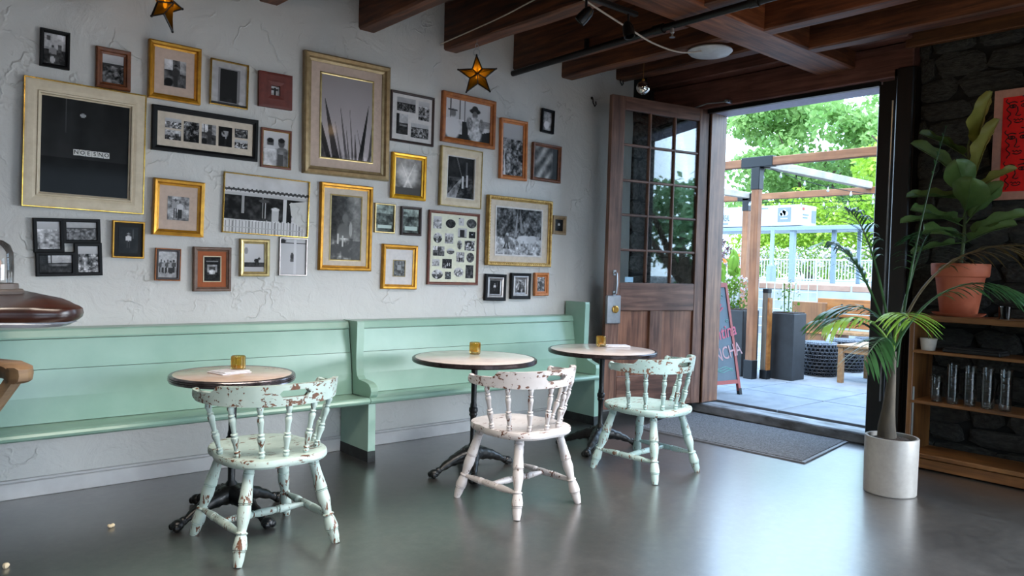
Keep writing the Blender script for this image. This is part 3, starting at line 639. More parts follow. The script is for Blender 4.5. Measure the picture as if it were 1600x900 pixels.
# ------------------------------------------------------------------ table things
def votive(x, y, label):
    b = MB(); n = 24; pr = [(.031, .0), (.036, .006), (.037, .014), (.037, .078), (.034, .082), (.033, .078), (.033, .02), (0, .016)]
    vs = []; fs = []
    for r, z in pr:
        for k in range(48):
            a = 2*PI*k/48; q = r*(1+(.03 if k % 2 else -.02)) if .006 <= z <= .078 and r > .03 else r; vs.append((q*math.cos(a), q*math.sin(a), z))
    for i in range(len(pr)-1):
        for k in range(48): fs.append((i*48+k, i*48+(k+1) % 48, (i+1)*48+(k+1) % 48, (i+1)*48+k))
    fs.append(tuple(range(48))); b.add(vs, fs, sm=False)
    t = thing('votive_glass', label, 'candle glass', (x, y, .761), 0, 'amber votive glasses'); b.build('ribbed_glass', MT['amber'], t)
    c = MB(); c.lathe([(0, .017), (.024, .017), (.024, .026), (0, .026)], seg=16); c.build('candle', M_flat('wax', '#f0d8a0', .6), t); return t
votive(1.535, 4.035, 'ribbed amber glass on the folded napkin of the small table')
votive(3.185, 4.075, 'ribbed amber glass alone on the middle table')
votive(4.43, 4.05, 'ribbed amber glass beside a napkin on the table by the door')
def napkin(x, y, rz, label, w, d):
    t = thing('folded_napkin', label, 'napkin', (x, y, .7605), rz, 'folded white paper napkins')
    b = MB(); b.box((0, 0, .003), (w, d, .006), b=.002); b.build('lower_fold', MT['napkin'], t)
    b = MB(); b.box((.01, .006, .0085), (w*.93, d*.86, .005), Matrix.Rotation(R(5), 4, 'Z'), b=.002); b.build('upper_fold', MT['napkin'], t); return t
napkin(1.475, 4.0, R(12), 'folded paper napkin under the amber glass on the small table', .17, .15)
napkin(4.545, 3.99, R(-32), 'folded paper napkin on the table nearest the door', .20, .12)

# ------------------------------------------------------------------ pictures on the wall
class CV:
    def __init__(s, w, h, g=.5, seed=0):
        s.w, s.h = w, h; s.a = np.full((h, w), float(g)); s.r = np.random.RandomState(seed)
        s.u, s.v = np.meshgrid((np.arange(w)+.5)/w, (np.arange(h)+.5)/h); s.asp = w/h; s.tint = (1.0, .975, 1.0)
    def vn(s, cu, cv):
        g = s.r.rand(cv+3, cu+3); x = s.u*cu; y = s.v*cv; xi = x.astype(int); yi = y.astype(int); fx = x-xi; fy = y-yi
        return (g[yi, xi]*(1-fx)+g[yi, xi+1]*fx)*(1-fy)+(g[yi+1, xi]*(1-fx)+g[yi+1, xi+1]*fx)*fy
    def noise(s, amp, cells=8, m=None, oct=3):
        n = sum((s.vn(max(2, int(cells*s.asp*2**k)), cells*2**k)-.5)/1.5**k for k in range(oct)); s.a += amp*n*(1 if m is None else m); return s
    def put(s, m, g): s.a = s.a*(1-m)+g*m; return s
    def soft(s, d, k=.02): return np.clip(.5-d/k, 0, 1)
    def vgrad(s, v0, v1, g0, g1): m = ((s.v >= v0) & (s.v <= v1)).astype(float); return s.put(m, g0+(g1-g0)*np.clip((s.v-v0)/(v1-v0+1e-6), 0, 1))
    def rect(s, u0, v0, u1, v1, g): m = ((s.u >= u0) & (s.u <= u1) & (s.v >= v0) & (s.v <= v1)).astype(float); return s.put(m, g)
    def ell(s, cu, cv, ru, rv, g, k=.25): d = np.sqrt(((s.u-cu)/ru)**2+((s.v-cv)/rv)**2)-1; return s.put(s.soft(d, k), g)
    def spike(s, u0, v0, u1, v1, w, g):  # base (u0,v0) to tip (u1,v1)
        t = np.clip((s.v-v0)/(v1-v0+1e-6), 0, 1); c = u0+(u1-u0)*t; ww = w*(1-t)**.8; ok = (s.v <= max(v0, v1)) & (s.v >= min(v0, v1))
        return s.put(s.soft(np.abs(s.u-c)-ww, .012)*ok, g)
    def below(s, f, g): return s.put((s.v > f).astype(float), g)
    def man(s, cu, top, h, shirt, trousers, hat=None, head=.35):
        w = h/s.asp; s.ell(cu, top+.10*h, .055*w, .075*h, head)
        if hat is not None: s.ell(cu, top+.055*h, .11*w, .02*h, hat); s.ell(cu, top+.035*h, .06*w, .035*h, hat)
        s.ell(cu, top+.36*h, .13*w, .20*h, shirt, .2); s.ell(cu-.13*w, top+.38*h, .04*w, .16*h, shirt); s.ell(cu+.13*w, top+.38*h, .04*w, .16*h, shirt)
        s.rect(cu-.10*w, top+.52*h, cu-.01*w, top+h, trousers); s.rect(cu+.01*w, top+.52*h, cu+.10*w, top+h, trousers); return s
    def rgb(s):
        g = np.clip(s.a, .02, .97); L = np.where(g <= .04045, g/12.92, ((g+.055)/1.055)**2.4); c = np.ones((s.h, s.w, 4))
        for i in range(3): c[..., i] = L*s.tint[i]
        return c
def print_part(parent, cv, cx, cz, w, h, prot, name='photograph', oval=False):
    W, H = cv.w, cv.h; col = cv.rgb(); vs = []; fs = []; cols = []
    for j in range(H+1):
        for i in range(W+1):
            x, z = i/W-.5, .5-j/H
            if oval:
                a, c = 2*x, 2*z; x = a*math.sqrt(max(0, 1-c*c/2))/2; z = c*math.sqrt(max(0, 1-a*a/2))/2
            vs.append((cx+x*w, -prot, cz+z*h))
    for j in range(H):
        for i in range(W): q = j*(W+1)+i; fs.append((q, q+W+1, q+W+2, q+1)); cols.append(col[j, i])
    me = bpy.data.meshes.new(name); me.from_pydata(vs, [], fs); me.materials.append(MT['print'])
    at = me.color_attributes.new('photo', 'FLOAT_COLOR', 'CORNER'); at.data.foreach_set('color', np.repeat(np.array(cols), 4, axis=0).astype(np.float32).ravel()); me.update()
    return link(name, me, parent)
RES = 165.0
def canvas(w, h, g=.5, seed=0): return CV(max(6, int(w*RES)), max(6, int(h*RES)), g, seed)
def P_field(c, hor=.35, sky=.75, land=.3, amp=.5, cells=10):
    c.vgrad(0, hor, sky, sky*.92); c.below(hor+.03*np.sin(c.u*9), land); c.noise(amp, cells, (c.v > hor)); c.noise(.06, 4); c.put(((c.v > hor-.03) & (c.v < hor+.05)).astype(float), .22); return c
def P_crowd(c, base=.6, amp=.5):
    c.vgrad(0, .3, .75, .68); c.below(.3, base); c.noise(amp, 9, (c.v > .28)); return c
def P_dark(c, g=.14, amp=.25): c.a[:] = g; c.noise(amp, 6); return c
def P_interior(c): c.vgrad(0, 1, .75, .5); c.below(.5, .2); c.rect(.12, .08, .3, .22, .35); c.rect(.62, .32, .85, .6, .3); c.noise(.3, 6); c.man(.42, .34, .62, .55, .25, head=.3); c.ell(.4, .85, .12, .12, .75); return c
def P_hatman(c): c.a[:] = .32; c.rect(.0, .0, .4, .38, .8); c.rect(.17, 0, .2, .38, .4); c.rect(.72, 0, 1, .5, .6); c.noise(.3, 6); c.man(.52, .16, .8, .22, .2, .12, .35); c.ell(.2, .85, .2, .16, .1); return c
def P_doorway(c): c.a[:] = .68; c.noise(.1, 5); c.rect(.18, .13, .80, .95, .50); c.rect(.25, .17, .72, .93, .14); c.noise(.1, 8, (c.v > .85)); c.ell(.85, .92, .06, .05, .75); c.below(.95, .25); return c
def P_cross(c): c.a[:] = .72; c.noise(.15, 4); c.rect(.44, .15, .58, .9, .12); c.ell(.3, .3, .2, .12, .2); c.ell(.72, .28, .18, .1, .25); return c
def P_agave(c):
    c.tint = (1.0, .88, .90); c.vgrad(0, 1, .59, .70); c.noise(.02, 3)
    for u0, v0, u1, v1, w, g in ((.62, 1.05, .55, .38, .018, .35), (.50, 1.05, .36, .35, .03, .34), (.85, 1.05, .70, .62, .02, .4), (.76, 1.05, .93, .30, .05, .10), (.40, 1.05, .26, .55, .025, .42), (.95, 1.05, 1.02, .42, .03, .3), (.30, 1.05, .06, .28, .075, .22), (.12, 1.05, -.04, .5, .09, .16), (.55, 1.05, .48, .6, .02, .36), (.68, 1.05, .66, .68, .03, .3), (.02, 1.05, -.06, .7, .1, .3), (.9, 1.05, 1.1, .7, .03, .3)):
        c.spike(u0, v0, u1, v1, w, g)
    c.noise(.5, 12, np.clip((c.v-.88)*7, 0, 1)); return c
def P_black(c):
    c.tint = (.98, 1.0, 1.03); c.vgrad(0, .62, .10, .14); c.vgrad(.62, 1, .06, .05); n = c.vn(9, 2); c.a += .08*(n-.5)*(c.v < .7); c.spike(.28, .0, .28, .36, .004, .3); c.ell(.46, .16, .035, .02, .62); c.noise(.03, 5); return c
def P_two(c): c.vgrad(0, 1, .78, .7); c.rect(0, .5, 1, 1, .62); c.ell(.28, .34, .13, .14, .3); c.ell(.72, .32, .13, .14, .32); c.rect(.02, .52, .5, 1, .80); c.ell(.28, .48, .2, .08, .80); c.rect(.54, .55, .98, 1, .42); c.ell(.75, .52, .2, .08, .42); c.ell(.28, .26, .13, .07, .1); c.ell(.72, .24, .13, .07, .1); c.noise(.3, 6, (c.v > .5)); c.rect(.6, .65, .8, 1, .3); return c
def P_couplehat(c):
    c.vgrad(0, 1, .80, .70); c.rect(.10, 0, .12, .5, .3); c.rect(.3, 0, .32, .5, .4); c.rect(.40, 0, .43, .6, .5); c.rect(.8, .45, 1, .62, .55); c.noise(.2, 8, (c.v > .5)); c.below(.78+.1*np.sin(c.u*4), .16); c.rect(.36, .55, .5, 1, .15)
    c.ell(.16, .36, .065, .11, .45); c.rect(.06, .27, .26, .29, .3); c.ell(.15, .75, .17, .30, .80); c.ell(.65, .22, .12, .07, .16); c.ell(.65, .17, .07, .09, .2); c.ell(.65, .32, .06, .1, .4)
    c.ell(.66, .72, .16, .34, .74); c.ell(.53, .55, .07, .16, .5); c.ell(.80, .58, .06, .18, .5); c.noise(.30, 14, ((c.u > .5) & (c.u < .82) & (c.v > .4))); return c
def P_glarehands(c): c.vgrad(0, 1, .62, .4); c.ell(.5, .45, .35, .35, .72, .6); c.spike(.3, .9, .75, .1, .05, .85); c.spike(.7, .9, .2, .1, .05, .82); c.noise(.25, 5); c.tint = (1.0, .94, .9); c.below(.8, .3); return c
def P_corridor(c): c.a[:] = .12; c.noise(.12, 5); c.spike(.35, .0, .62, .62, .03, .35); c.rect(.7, .1, .76, .45, .3); c.rect(.05, .5, .95, .58, .25); c.spike(.15, 1, .55, .5, .2, .5); c.noise(.4, 9, (c.v > .52)); c.rect(.55, .45, .62, .75, .75); c.rect(.72, .42, .78, .72, .7); return c
def P_rows(c): c.vgrad(0, .30, .72, .62); c.below(.28+.04*c.u, .4); c.noise(.7, 16, (c.v > .3)); c.vgrad(.0, .27, .70, .66); c.spike(.12, 1, .08, .5, .05, .85); return c
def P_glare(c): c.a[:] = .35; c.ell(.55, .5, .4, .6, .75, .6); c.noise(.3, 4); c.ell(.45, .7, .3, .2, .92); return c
def P_diag_glare(c): n = np.sin((c.u*1.2+c.v*.9)*13)*.5+.5; c.a[:] = .25; c.a += .42*n*np.exp(-((c.u-.4)/.35)**2); c.noise(.3, 5); c.put((c.u > .78).astype(float)*.8, .1); c.tint = (1.0, .95, .92); return c  # grey diagonal bands are glare painted into the print
def P_couple(c): c.vgrad(0, 1, .62, .5); c.noise(.45, 7); c.man(.36, .1, .8, .6, .12, .3, .3); c.man(.58, .16, .74, .78, .2, .4, .35); return c
def P_house(c):
    c.a[:] = .78; c.noise(.06, 6); e = .26+.012*np.abs(np.sin(c.u*60)); c.put(((c.v > e-.035) & (c.v < e+.012)).astype(float), .25); c.rect(0, .30, 1, .36, .72); c.rect(0, .36, 1, .78, .13); c.noise(.28, 9, ((c.v > .36) & (c.v < .8)))
    c.rect(.20, .36, .235, .72, .6); c.rect(.44, .36, .455, .72, .55); c.rect(.47, .40, .485, .72, .7); c.rect(.69, .36, .735, .80, .80); c.rect(.56, .56, .64, .78, .75); c.ell(.60, .55, .05, .03, .85); c.ell(.83, .70, .028, .10, .82); c.ell(.84, .57, .014, .025, .45); c.ell(.46, .42, .06, .03, .3); c.rect(.18, .66, .28, .76, .08)
    c.tint = (1.0, .97, .97); pk = (np.sin(c.u*165) > -.5)*1.0; m = (c.v > .78+.03*np.abs(np.sin(c.u*82))-.04*c.u)*1.0; c.put(m, .55); c.put(m*pk, .82); c.rect(0, .90, 1, .92, .7); return c
def P_vendor(c):
    c.vgrad(0, 1, .22, .12); c.noise(.14, 20); c.a += .30*np.exp(-((c.u-.85)/.3)**2)*(c.v < .7); c.ell(.47, .35, .10, .075, .42); c.ell(.42, .58, .22, .16, .38); c.ell(.66, .52, .06, .12, .62); c.ell(.5, .42, .06, .05, .4); c.noise(.75, 12, (c.v > .66)*(c.u < .75)*1.0); c.rect(.2, .60, .26, .76, .75); c.rect(.36, .62, .42, .8, .7); c.tint = (1.0, .96, .9); return c
def P_green(c): c.vgrad(0, .35, .6, .55); c.below(.3, .35); c.noise(.45, 6); c.tint = (.84, 1.0, .92); c.rect(.12, .74, .9, .88, .8); return c
def P_oxen(c):
    c.vgrad(0, .62, .22, .32); c.noise(.5, 14, (c.v < .66)); c.below(.64, .62); c.noise(.5, 14, (c.v > .62)); c.spike(.42, .62, .46, 0, .03, .55); c.spike(.56, .5, .5, .0, .03, .5); c.ell(.62, .66, .17, .09, .78); c.ell(.80, .65, .14, .085, .72); c.rect(.5, .68, .53, .86, .72); c.rect(.58, .7, .61, .86, .6); c.rect(.72, .7, .75, .88, .7); c.rect(.86, .7, .89, .86, .6); c.ell(.92, .62, .04, .05, .6)
    c.ell(.24, .57, .03, .04, .7); c.ell(.22, .67, .05, .09, .35); c.spike(.17, .88, .22, .7, .02, .15); c.spike(.27, .88, .24, .7, .02, .15); c.spike(.34, .82, .48, .76, .02, .3); c.tint = (.98, .98, 1.02); return c
def P_darkman(c): c.a[:] = .09; c.noise(.08, 5); c.man(.5, .22, .58, .78, .2, .6, .3); c.rect(.72, .1, .76, .45, .3); return c
def P_group(c): c.vgrad(0, .35, .75, .66); c.below(.35, .62); c.noise(.25, 8); [c.man(u, .32+.03*(i % 2), .5, .3+.3*(i % 2), .2, .2, .3) for i, u in enumerate((.15, .32, .5, .66, .82))]; return c
def P_truck(c): c.a[:] = .1; c.rect(.2, .33, .8, .7, .55); c.rect(.3, .4, .7, .55, .25); c.ell(.5, .62, .22, .09, .8); c.ell(.25, .7, .07, .07, .2); c.ell(.75, .7, .07, .07, .2); c.noise(.2, 9); c.spike(.2, .22, .8, .1, .01, .6); c.rect(.12, .16, .88, .18, .5); return c
def P_donkey(c): c.vgrad(0, .65, .80, .74); c.below(.66, .2); c.noise(.2, 6, (c.v > .64)); c.below(.82, .7); c.ell(.62, .60, .12, .07, .12); c.rect(.55, .6, .58, .78, .1); c.rect(.68, .6, .71, .78, .1); c.ell(.75, .53, .05, .05, .1); c.ell(.1, .25, .1, .12, .55); return c
def P_bottle(c): c.a[:] = .74; c.rect(0, .0, 1, .1, .72); c.rect(0, .11, 1, .14, .22); c.ell(.1, .06, .12, .05, .15); c.ell(.47, .5, .06, .12, .18); c.ell(.47, .6, .08, .05, .3); c.rect(.55, 0, .62, 1, .80); return c
def P_plant(c): c.vgrad(0, 1, .6, .4); c.noise(.5, 8); c.man(.5, .15, .85, .3, .2, .2, .3); return c
def P_machine(c): c.a[:] = .25; c.noise(.5, 8); c.rect(.3, .3, .7, .6, .55); c.tint = (.92, .97, 1.0); return c
def P_pot(c): c.vgrad(0, .45, .75, .65); c.below(.45, .22); c.rect(.0, 0, .25, 1, .14); c.ell(.6, .62, .42, .12, .16); c.ell(.6, .56, .36, .05, .45); c.noise(.15, 7); c.rect(.36, .0, .37, .5, .2); return c
def P_cup(c): c.a[:] = .06; c.ell(.45, .36, .24, .15, .62); c.ell(.42, .30, .15, .08, .1); c.spike(.55, .2, .52, .62, .18, .6); c.rect(.4, .62, .6, 1, .12); c.noise(.06, 5); return c

PIC = {1: (.802, 2.509, .145, .208, -.3), 2: (1.099, 2.455, .185, .234, .1), 3: (1.441, 2.498, .305, .349, -.1), 4: (1.777, 2.490, .245, .289, -.6), 5: (2.083, 2.501, .231, .232, .7), 6: (2.622, 2.397, .679, .840, .6), 7: (.964, 1.976, .624, .714, -.5), 8: (1.641, 2.150, .655, .273, -.2), 9: (2.098, 2.115, .213, .263, -.1), 10: (3.173, 2.478, .394, .379, 0), 11: (3.711, 2.542, .541, .397, -.2), 12: (3.152, 2.033, .308, .346, -.3), 13: (3.648, 2.075, .413, .472, -.5), 14: (4.194, 2.368, .299, .508, .8), 15: (4.586, 2.670, .149, .207, -1.9), 16: (4.587, 2.301, .343, .329, -.4), 17: (1.477, 1.671, .302, .345, -.9), 18: (2.046, 1.727, .593, .392, -1.0), 19: (2.629, 1.616, .417, .621, -.1), 20: (2.952, 1.704, .175, .220, -.2), 21: (3.185, 1.697, .183, .220, .2), 22: (3.599, 1.504, .503, .586, -.3), 23: (4.295, 1.672, .735, .588, 0), 24: (4.771, 1.760, .165, .169, -.6), 25: (.882, 1.404, .341, .327, 3.5), 26: (1.195, 1.462, .177, .221, -.4), 27: (1.421, 1.319, .149, .200, -.7), 28: (1.689, 1.296, .237, .283, .5), 29: (1.964, 1.378, .200, .248, .5), 30: (2.235, 1.393, .204, .262, -.2), 31: (3.088, 1.343, .311, .338, -.7), 32: (4.039, 1.193, .224, .225, -1.0), 33: (4.322, 1.206, .223, .226, -.3), 34: (4.568, 1.224, .168, .204, .6)}
def pic(i, label, rails, mat=None, prints=(), fillet=None, mat_prot=.010):
    """rails: list of (width, material, outer protrusion, peak, inner protrusion); prints: (painter, u0, v0, u1, v1[, kind])"""
    x, z, W, H, tilt = PIC[i]
    t = thing('framed_photograph', label, 'picture', (x, WY-.003, z), 0, 'framed photographs on the white wall', rot=(0, R(tilt), 0)); t.rotation_euler = (0, -R(tilt), 0)
    ins = 0; prev = None
    for k, (w, m, po, pk, pi_) in enumerate(rails):
        b = MB(); WW, HH = W-2*ins, H-2*ins
        pr = [(0, 0.0), (0, po), (w*.18, pk), (w*.55, pk*.9+pi_*.1), (w*.7, pi_+.004), (w, pi_), (w, .002)] if w > .014 else [(0, 0.0), (0, po), (w*.25, pk), (w*.75, pk), (w, pi_), (w, .002)]
        b.rectsweep(WW, HH, pr); b.build('frame' if k == 0 else 'inner_frame', MT[m], t); ins += w
    iw, ih = W-2*ins, H-2*ins
    if mat:
        b = MB(); b.box((0, -mat_prot/2, 0), (iw, mat_prot, ih)); b.build('mat_board', MT[mat], t)
    for q in prints:
        fn, u0, v0, u1, v1 = q[:5]; kind = q[5] if len(q) > 5 else ''
        pw, ph = (u1-u0)*W, (v1-v0)*H; cx, cz = ((u0+u1)/2-.5)*W, (.5-(v0+v1)/2)*H
        c = canvas(pw, ph, .5, i*31+int(u0*100)+int(v0*57)); fn(c)
        print_part(t, c, cx, cz, pw, ph, (mat_prot+.0015) if mat else .006, oval=(kind == 'oval'))
        if fillet and kind != 'nofillet' and kind != 'oval':
            b = MB(); fw = fillet[0]; b.rectsweep(pw+2*fw, ph+2*fw, [(0, mat_prot), (0, mat_prot+.004), (fw*.5, mat_prot+.005), (fw, mat_prot+.002)], Matrix.Translation((cx, 0, cz))); b.build('fillet', MT[fillet[1]], t)
    return t
def full(W_in, i):  # print filling the opening, as fractions of the outer size
    x, z, W, H, tl = PIC[i]; return (W_in/W, W_in/H, 1-W_in/W, 1-W_in/H)
pic(1, 'small black frame in the top corner over the large letter tile picture', [(.020, 'black', .022, .026, .012)], None, [(P_interior, *full(.020, 1))])
pic(2, 'orange brown wooden frame with a field view, leaning on the large cream frame', [(.036, 'wood_brown', .022, .028, .010)], None, [(P_field, *full(.036, 2))])
pic(3, 'wide gold frame with a blush mat around a seated man in a hat', [(.036, 'gold', .03, .034, .012)], 'mat_pink', [(P_hatman, .30, .28, .72, .745)])
pic(4, 'thin silver gold frame showing a dark doorway in a white wall', [(.010, 'gold_thin', .018, .020, .010)], None, [(P_doorway, *full(.010, 4))])
pic(5, 'square rust red block frame with a tiny photograph in its middle', [(.084, 'red_block', .024, .026, .022)], None, [(P_cross, .365, .38, .635, .66)])
pic(6, 'tallest champagne gold frame with a photograph of agave spikes', [(.058, 'champagne', .034, .042, .016)], 'mat_pink', [(P_agave, .205, .16, .795, .845)], (.014, 'gold_pale'))
p7 = pic(7, 'largest cream frame with gold edge and a black picture of letter tiles', [(.008, 'gold_thin', .03, .032, .028), (.058, 'cream', .028, .029, .024), (.022, 'cream', .024, .030, .010)], None, [(P_black, .125, .12, .875, .875)])
lt = MB().box((0, 0, 0), (.0300, .004, .034), b=.001).mesh('letter_tile', MT['tile_white'])
for k, ch in enumerate('NOESNO'):
    o = link('letter_tile', lt, p7, (-.071+.0312*k+.022, -.0085, -.028), (0, R((-2, 3, 0, -2, 2, -3)[k]), 0)); text('letter', ch, .031, MT['ink'], o, (0, -.0022, 0), (PI/2, 0, 0), .0004, bold=.0004)
P8 = lambda c: P_crowd(c, .5, .8)
pic(8, 'long black frame with a cream mat holding seven small photographs', [(.032, 'black', .022, .024, .016)], 'mat_cream', [(P8, .117, .25, .262, .47), (P_interior, .117, .51, .262, .73), (lambda c: P_dark(c, .25, .9), .285, .27, .427, .73), (P_hatman, .45, .27, .587, .73), (P_cup, .612, .27, .743, .73), (lambda c: P_dark(c, .3, .5), .769, .27, .9, .48), (lambda c: P_crowd(c, .4, .9), .769, .52, .9, .73)])
pic(9, 'thin red brown frame of two people shoulder to shoulder in white shirts', [(.014, 'wood_red', .018, .02, .012), (.004, 'gold_thin', .012, .013, .008)], None, [(P_two, *full(.018, 9))])
pic(10, 'dark wooden frame with a white mat and four photographs', [(.018, 'wood_dark', .02, .022, .016)], 'mat_white', [(lambda c: P_field(c, .4, .65, .25, .5), .145, .11, .565, .38), (lambda c: P_crowd(c, .45, .7), .635, .12, .89, .5), (P_pot, .14, .435, .4, .84), (lambda c: P_field(c, .3, .72, .35, .7), .47, .58, .88, .87)])
pic(11, 'orange wooden frame of a man in a bowler hat, below the star lantern', [(.044, 'wood_orange', .03, .034, .014)], None, [(P_couplehat, *full(.044, 11))])
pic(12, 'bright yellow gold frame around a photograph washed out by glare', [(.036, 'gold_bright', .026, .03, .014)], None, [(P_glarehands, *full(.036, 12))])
pic(13, 'cream frame with thin gold edge around a dark corridor photograph', [(.010, 'gold_pale', .03, .032, .026), (.056, 'cream', .026, .027, .020), (.008, 'mat_white', .02, .02, .008)], None, [(P_corridor, .18, .157, .82, .843)])
pic(14, 'tall narrow orange wooden frame of planted rows under a pale sky', [(.036, 'pinewood', .03, .034, .014)], None, [(P_rows, *full(.036, 14))])
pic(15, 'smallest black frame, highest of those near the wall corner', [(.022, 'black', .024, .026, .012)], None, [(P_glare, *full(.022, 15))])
pic(16, 'square brown frame with diagonal streaks of glare near the corner', [(.028, 'wood_brown', .026, .03, .012)], None, [(P_diag_glare, *full(.028, 16))])
pic(17, 'square gold frame with blush mat around a standing couple', [(.038, 'gold', .03, .034, .012)], 'mat_pink', [(P_couple, .285, .295, .71, .72)])
pic(18, 'wide thin gold frame of a white house with picket fence', [(.008, 'gold_thin', .02, .022, .012)], None, [(P_house, *full(.008, 18))])
pic(19, 'tall orange gold frame with a cream mat of a bust behind bottles', [(.036, 'gold', .03, .036, .014)], 'mat_cream', [(P_vendor, .225, .14, .79, .87)], (.010, 'gold_pale'))
pic(20, 'tiny pale gold frame with a greenish landscape', [(.012, 'gold_pale', .018, .02, .012)], None, [(P_green, *full(.012, 20))])
pic(21, 'tiny dark brown frame with a greenish view beside the pale gold one', [(.020, 'wood_dark', .022, .024, .012)], None, [(P_green, *full(.020, 21))])
sh = [(.03, .03, .21, .21, ''), (.30, .06, .52, .19, 'oval'), (.59, .03, .71, .14, ''), (.77, .03, 1.0, .17, 'oval'), (.04, .27, .23, .42, 'oval'), (.29, .27, .48, .42, ''), (.58, .18, .78, .32, ''), (.83, .22, .98, .32, ''), (.04, .47, .29, .61, ''), (.34, .49, .51, .58, 'oval'), (.57, .36, .68, .50, 'oval'), (.74, .36, .97, .51, ''), (.03, .66, .19, .76, ''), (.25, .65, .46, .79, ''), (.56, .54, .74, .69, ''), (.79, .54, .97, .69, 'oval'), (.03, .81, .27, .95, 'oval'), (.32, .84, .45, .95, ''), (.51, .77, .73, .91, 'oval'), (.78, .73, .96, .93, '')]
fns = [P_crowd, P_dark, P_bottle, lambda c: P_dark(c, .25, .3), P_interior, P_group, P_doorway, P_darkman, P_hatman, P_field, P_plant, lambda c: P_dark(c, .3, 1), P_crowd, P_corridor, P_couple, lambda c: P_dark(c, .3, .4), P_interior, P_machine, lambda c: P_crowd(c, .6, .9), lambda c: P_dark(c, .22, .3)]
pic(22, 'red brown frame holding twenty little oval and square photographs', [(.022, 'wood_red', .02, .023, .014)], 'mat_ivory', [(f, .06+u0*.88, .05+v0*.92, .06+u1*.88, .05+v1*.92, k) for f, (u0, v0, u1, v1, k) in zip(fns, sh)])
p23 = pic(23, 'ornate carved gold frame of a man ploughing with oxen', [(.034, 'ornate', .03, .04, .018)], 'mat_cream', [(P_oxen, .145, .165, .845, .835)], (.014, 'mat_white'))
b = MB()
for sgn in (-1, 1):
    for k in range(30): b.sphere((-.345+.0238*k, -.034, sgn*.278), .011, seg=6, rings=4, sc=(1, .7, 1))
    for k in range(23): b.sphere((sgn*.352, -.034, -.265+.0241*k), .011, seg=6, rings=4, sc=(1, .7, 1))
b.build('carved_beading', MT['ornate'], p23)
pic(24, 'little pale wooden frame alone at the wall corner', [(.032, 'wood_pale', .02, .024, .010)], None, [(P_darkman, *full(.032, 24))])
# 25: black pinwheel collage
x, z, W, H, tl = PIC[25]; t = thing('framed_photograph', 'tilted black collage frame with four windows above the bar', 'picture', (x, WY-.003, z), 0, 'framed photographs on the white wall'); t.rotation_euler = (0, R(-2.2), 0)
b = MB(); rects = [((0, 0, .44, .59), P_crowd), ((.42, 0, .985, .43), lambda c: P_field(c, .35, .7, .4, .4)), ((.58, .42, 1.0, 1.0), lambda c: P_crowd(c, .5, .8)), ((.02, .58, .60, 1.0), P_pot)]
for (u0, v0, u1, v1), fn in rects: b.rectsweep((u1-u0)*W, (v1-v0)*H, [(0, 0), (0, .018), (.004, .02), (.016, .019), (.02, .012), (.02, .002)], Matrix.Translation((((u0+u1)/2-.5)*W, 0, (.5-(v0+v1)/2)*H)))
b.build('frame', MT['black'], t)
for k, ((u0, v0, u1, v1), fn) in enumerate(rects):
    pw, ph = (u1-u0)*W-.04, (v1-v0)*H-.04; c = canvas(pw, ph, .5, k+90); fn(c); print_part(t, c, ((u0+u1)/2-.5)*W, (.5-(v0+v1)/2)*H, pw, ph, .006)
pic(26, 'small gold frame with black mat of a figure in white shirt', [(.012, 'gold', .018, .022, .014)], 'mat_black', [(P_darkman, .2, .16, .8, .86)])
pic(27, 'small dark frame with copper edge of people in a bright field', [(.006, 'wood_orange', .018, .02, .018), (.014, 'wood_dark', .018, .02, .012)], None, [(P_group, *full(.020, 27))])
pic(28, 'grey brown wooden frame with rust mat of a pale truck', [(.028, 'wood_grey', .024, .028, .014)], 'mat_orange', [(P_truck, .29, .225, .715, .765)], (.007, 'cream'))
pic(29, 'small gold frame of a donkey under an empty sky', [(.032, 'gold_pale', .026, .03, .012)], None, [(P_donkey, *full(.032, 29))])
pic(30, 'thin copper silver frame of a tiny bottle on white', [(.010, 'silver', .018, .02, .012)], None, [(P_bottle, *full(.010, 30))])
pic(31, 'gold frame with a wide white mat and a small dark photograph', [(.036, 'gold', .028, .034, .014)], 'mat_white', [(P_machine, .345, .36, .66, .70)], (.006, 'gold_pale'))
pic(32, 'black and silver frame of a dark figure, under the ornate gold frame', [(.026, 'black', .026, .028, .022), (.030, 'silver', .022, .024, .010)], None, [(P_darkman, *full(.056, 32))])
pic(33, 'black and silver frame of a pale figure, between dark and orange frames', [(.026, 'black', .026, .028, .022), (.030, 'silver', .022, .024, .010)], None, [(lambda c: P_plant(c).noise(.2, 5), *full(.056, 33))])
pic(34, 'small bright orange frame beside the two black and silver frames', [(.038, 'pinewood', .024, .028, .012)], None, [(P_plant, *full(.038, 34))])

# wall hooks
for (x, y, z, l) in ((5.15, WY, 2.92, 'small rusty hook high on the plaster by the door'), (5.52, WY, 3.18, 'small rusty hook close under the ceiling by the door')):
    t = thing('wall_hook', l, 'hook', (x, y-.004, z)); b = MB(); b.tube([(0, 0, .05), (-.005, -.02, .04), (-.01, -.03, 0), (.01, -.035, -.03), (.03, -.03, -.01), (.03, -.025, .02)], .006, 6); b.lathe([(.014, 0), (.014, .006), (0, .006)], Matrix.Translation((0, 0, .05)) @ Matrix.Rotation(PI/2, 4, 'X'), 8); b.build('hook', MT['hook'], t)

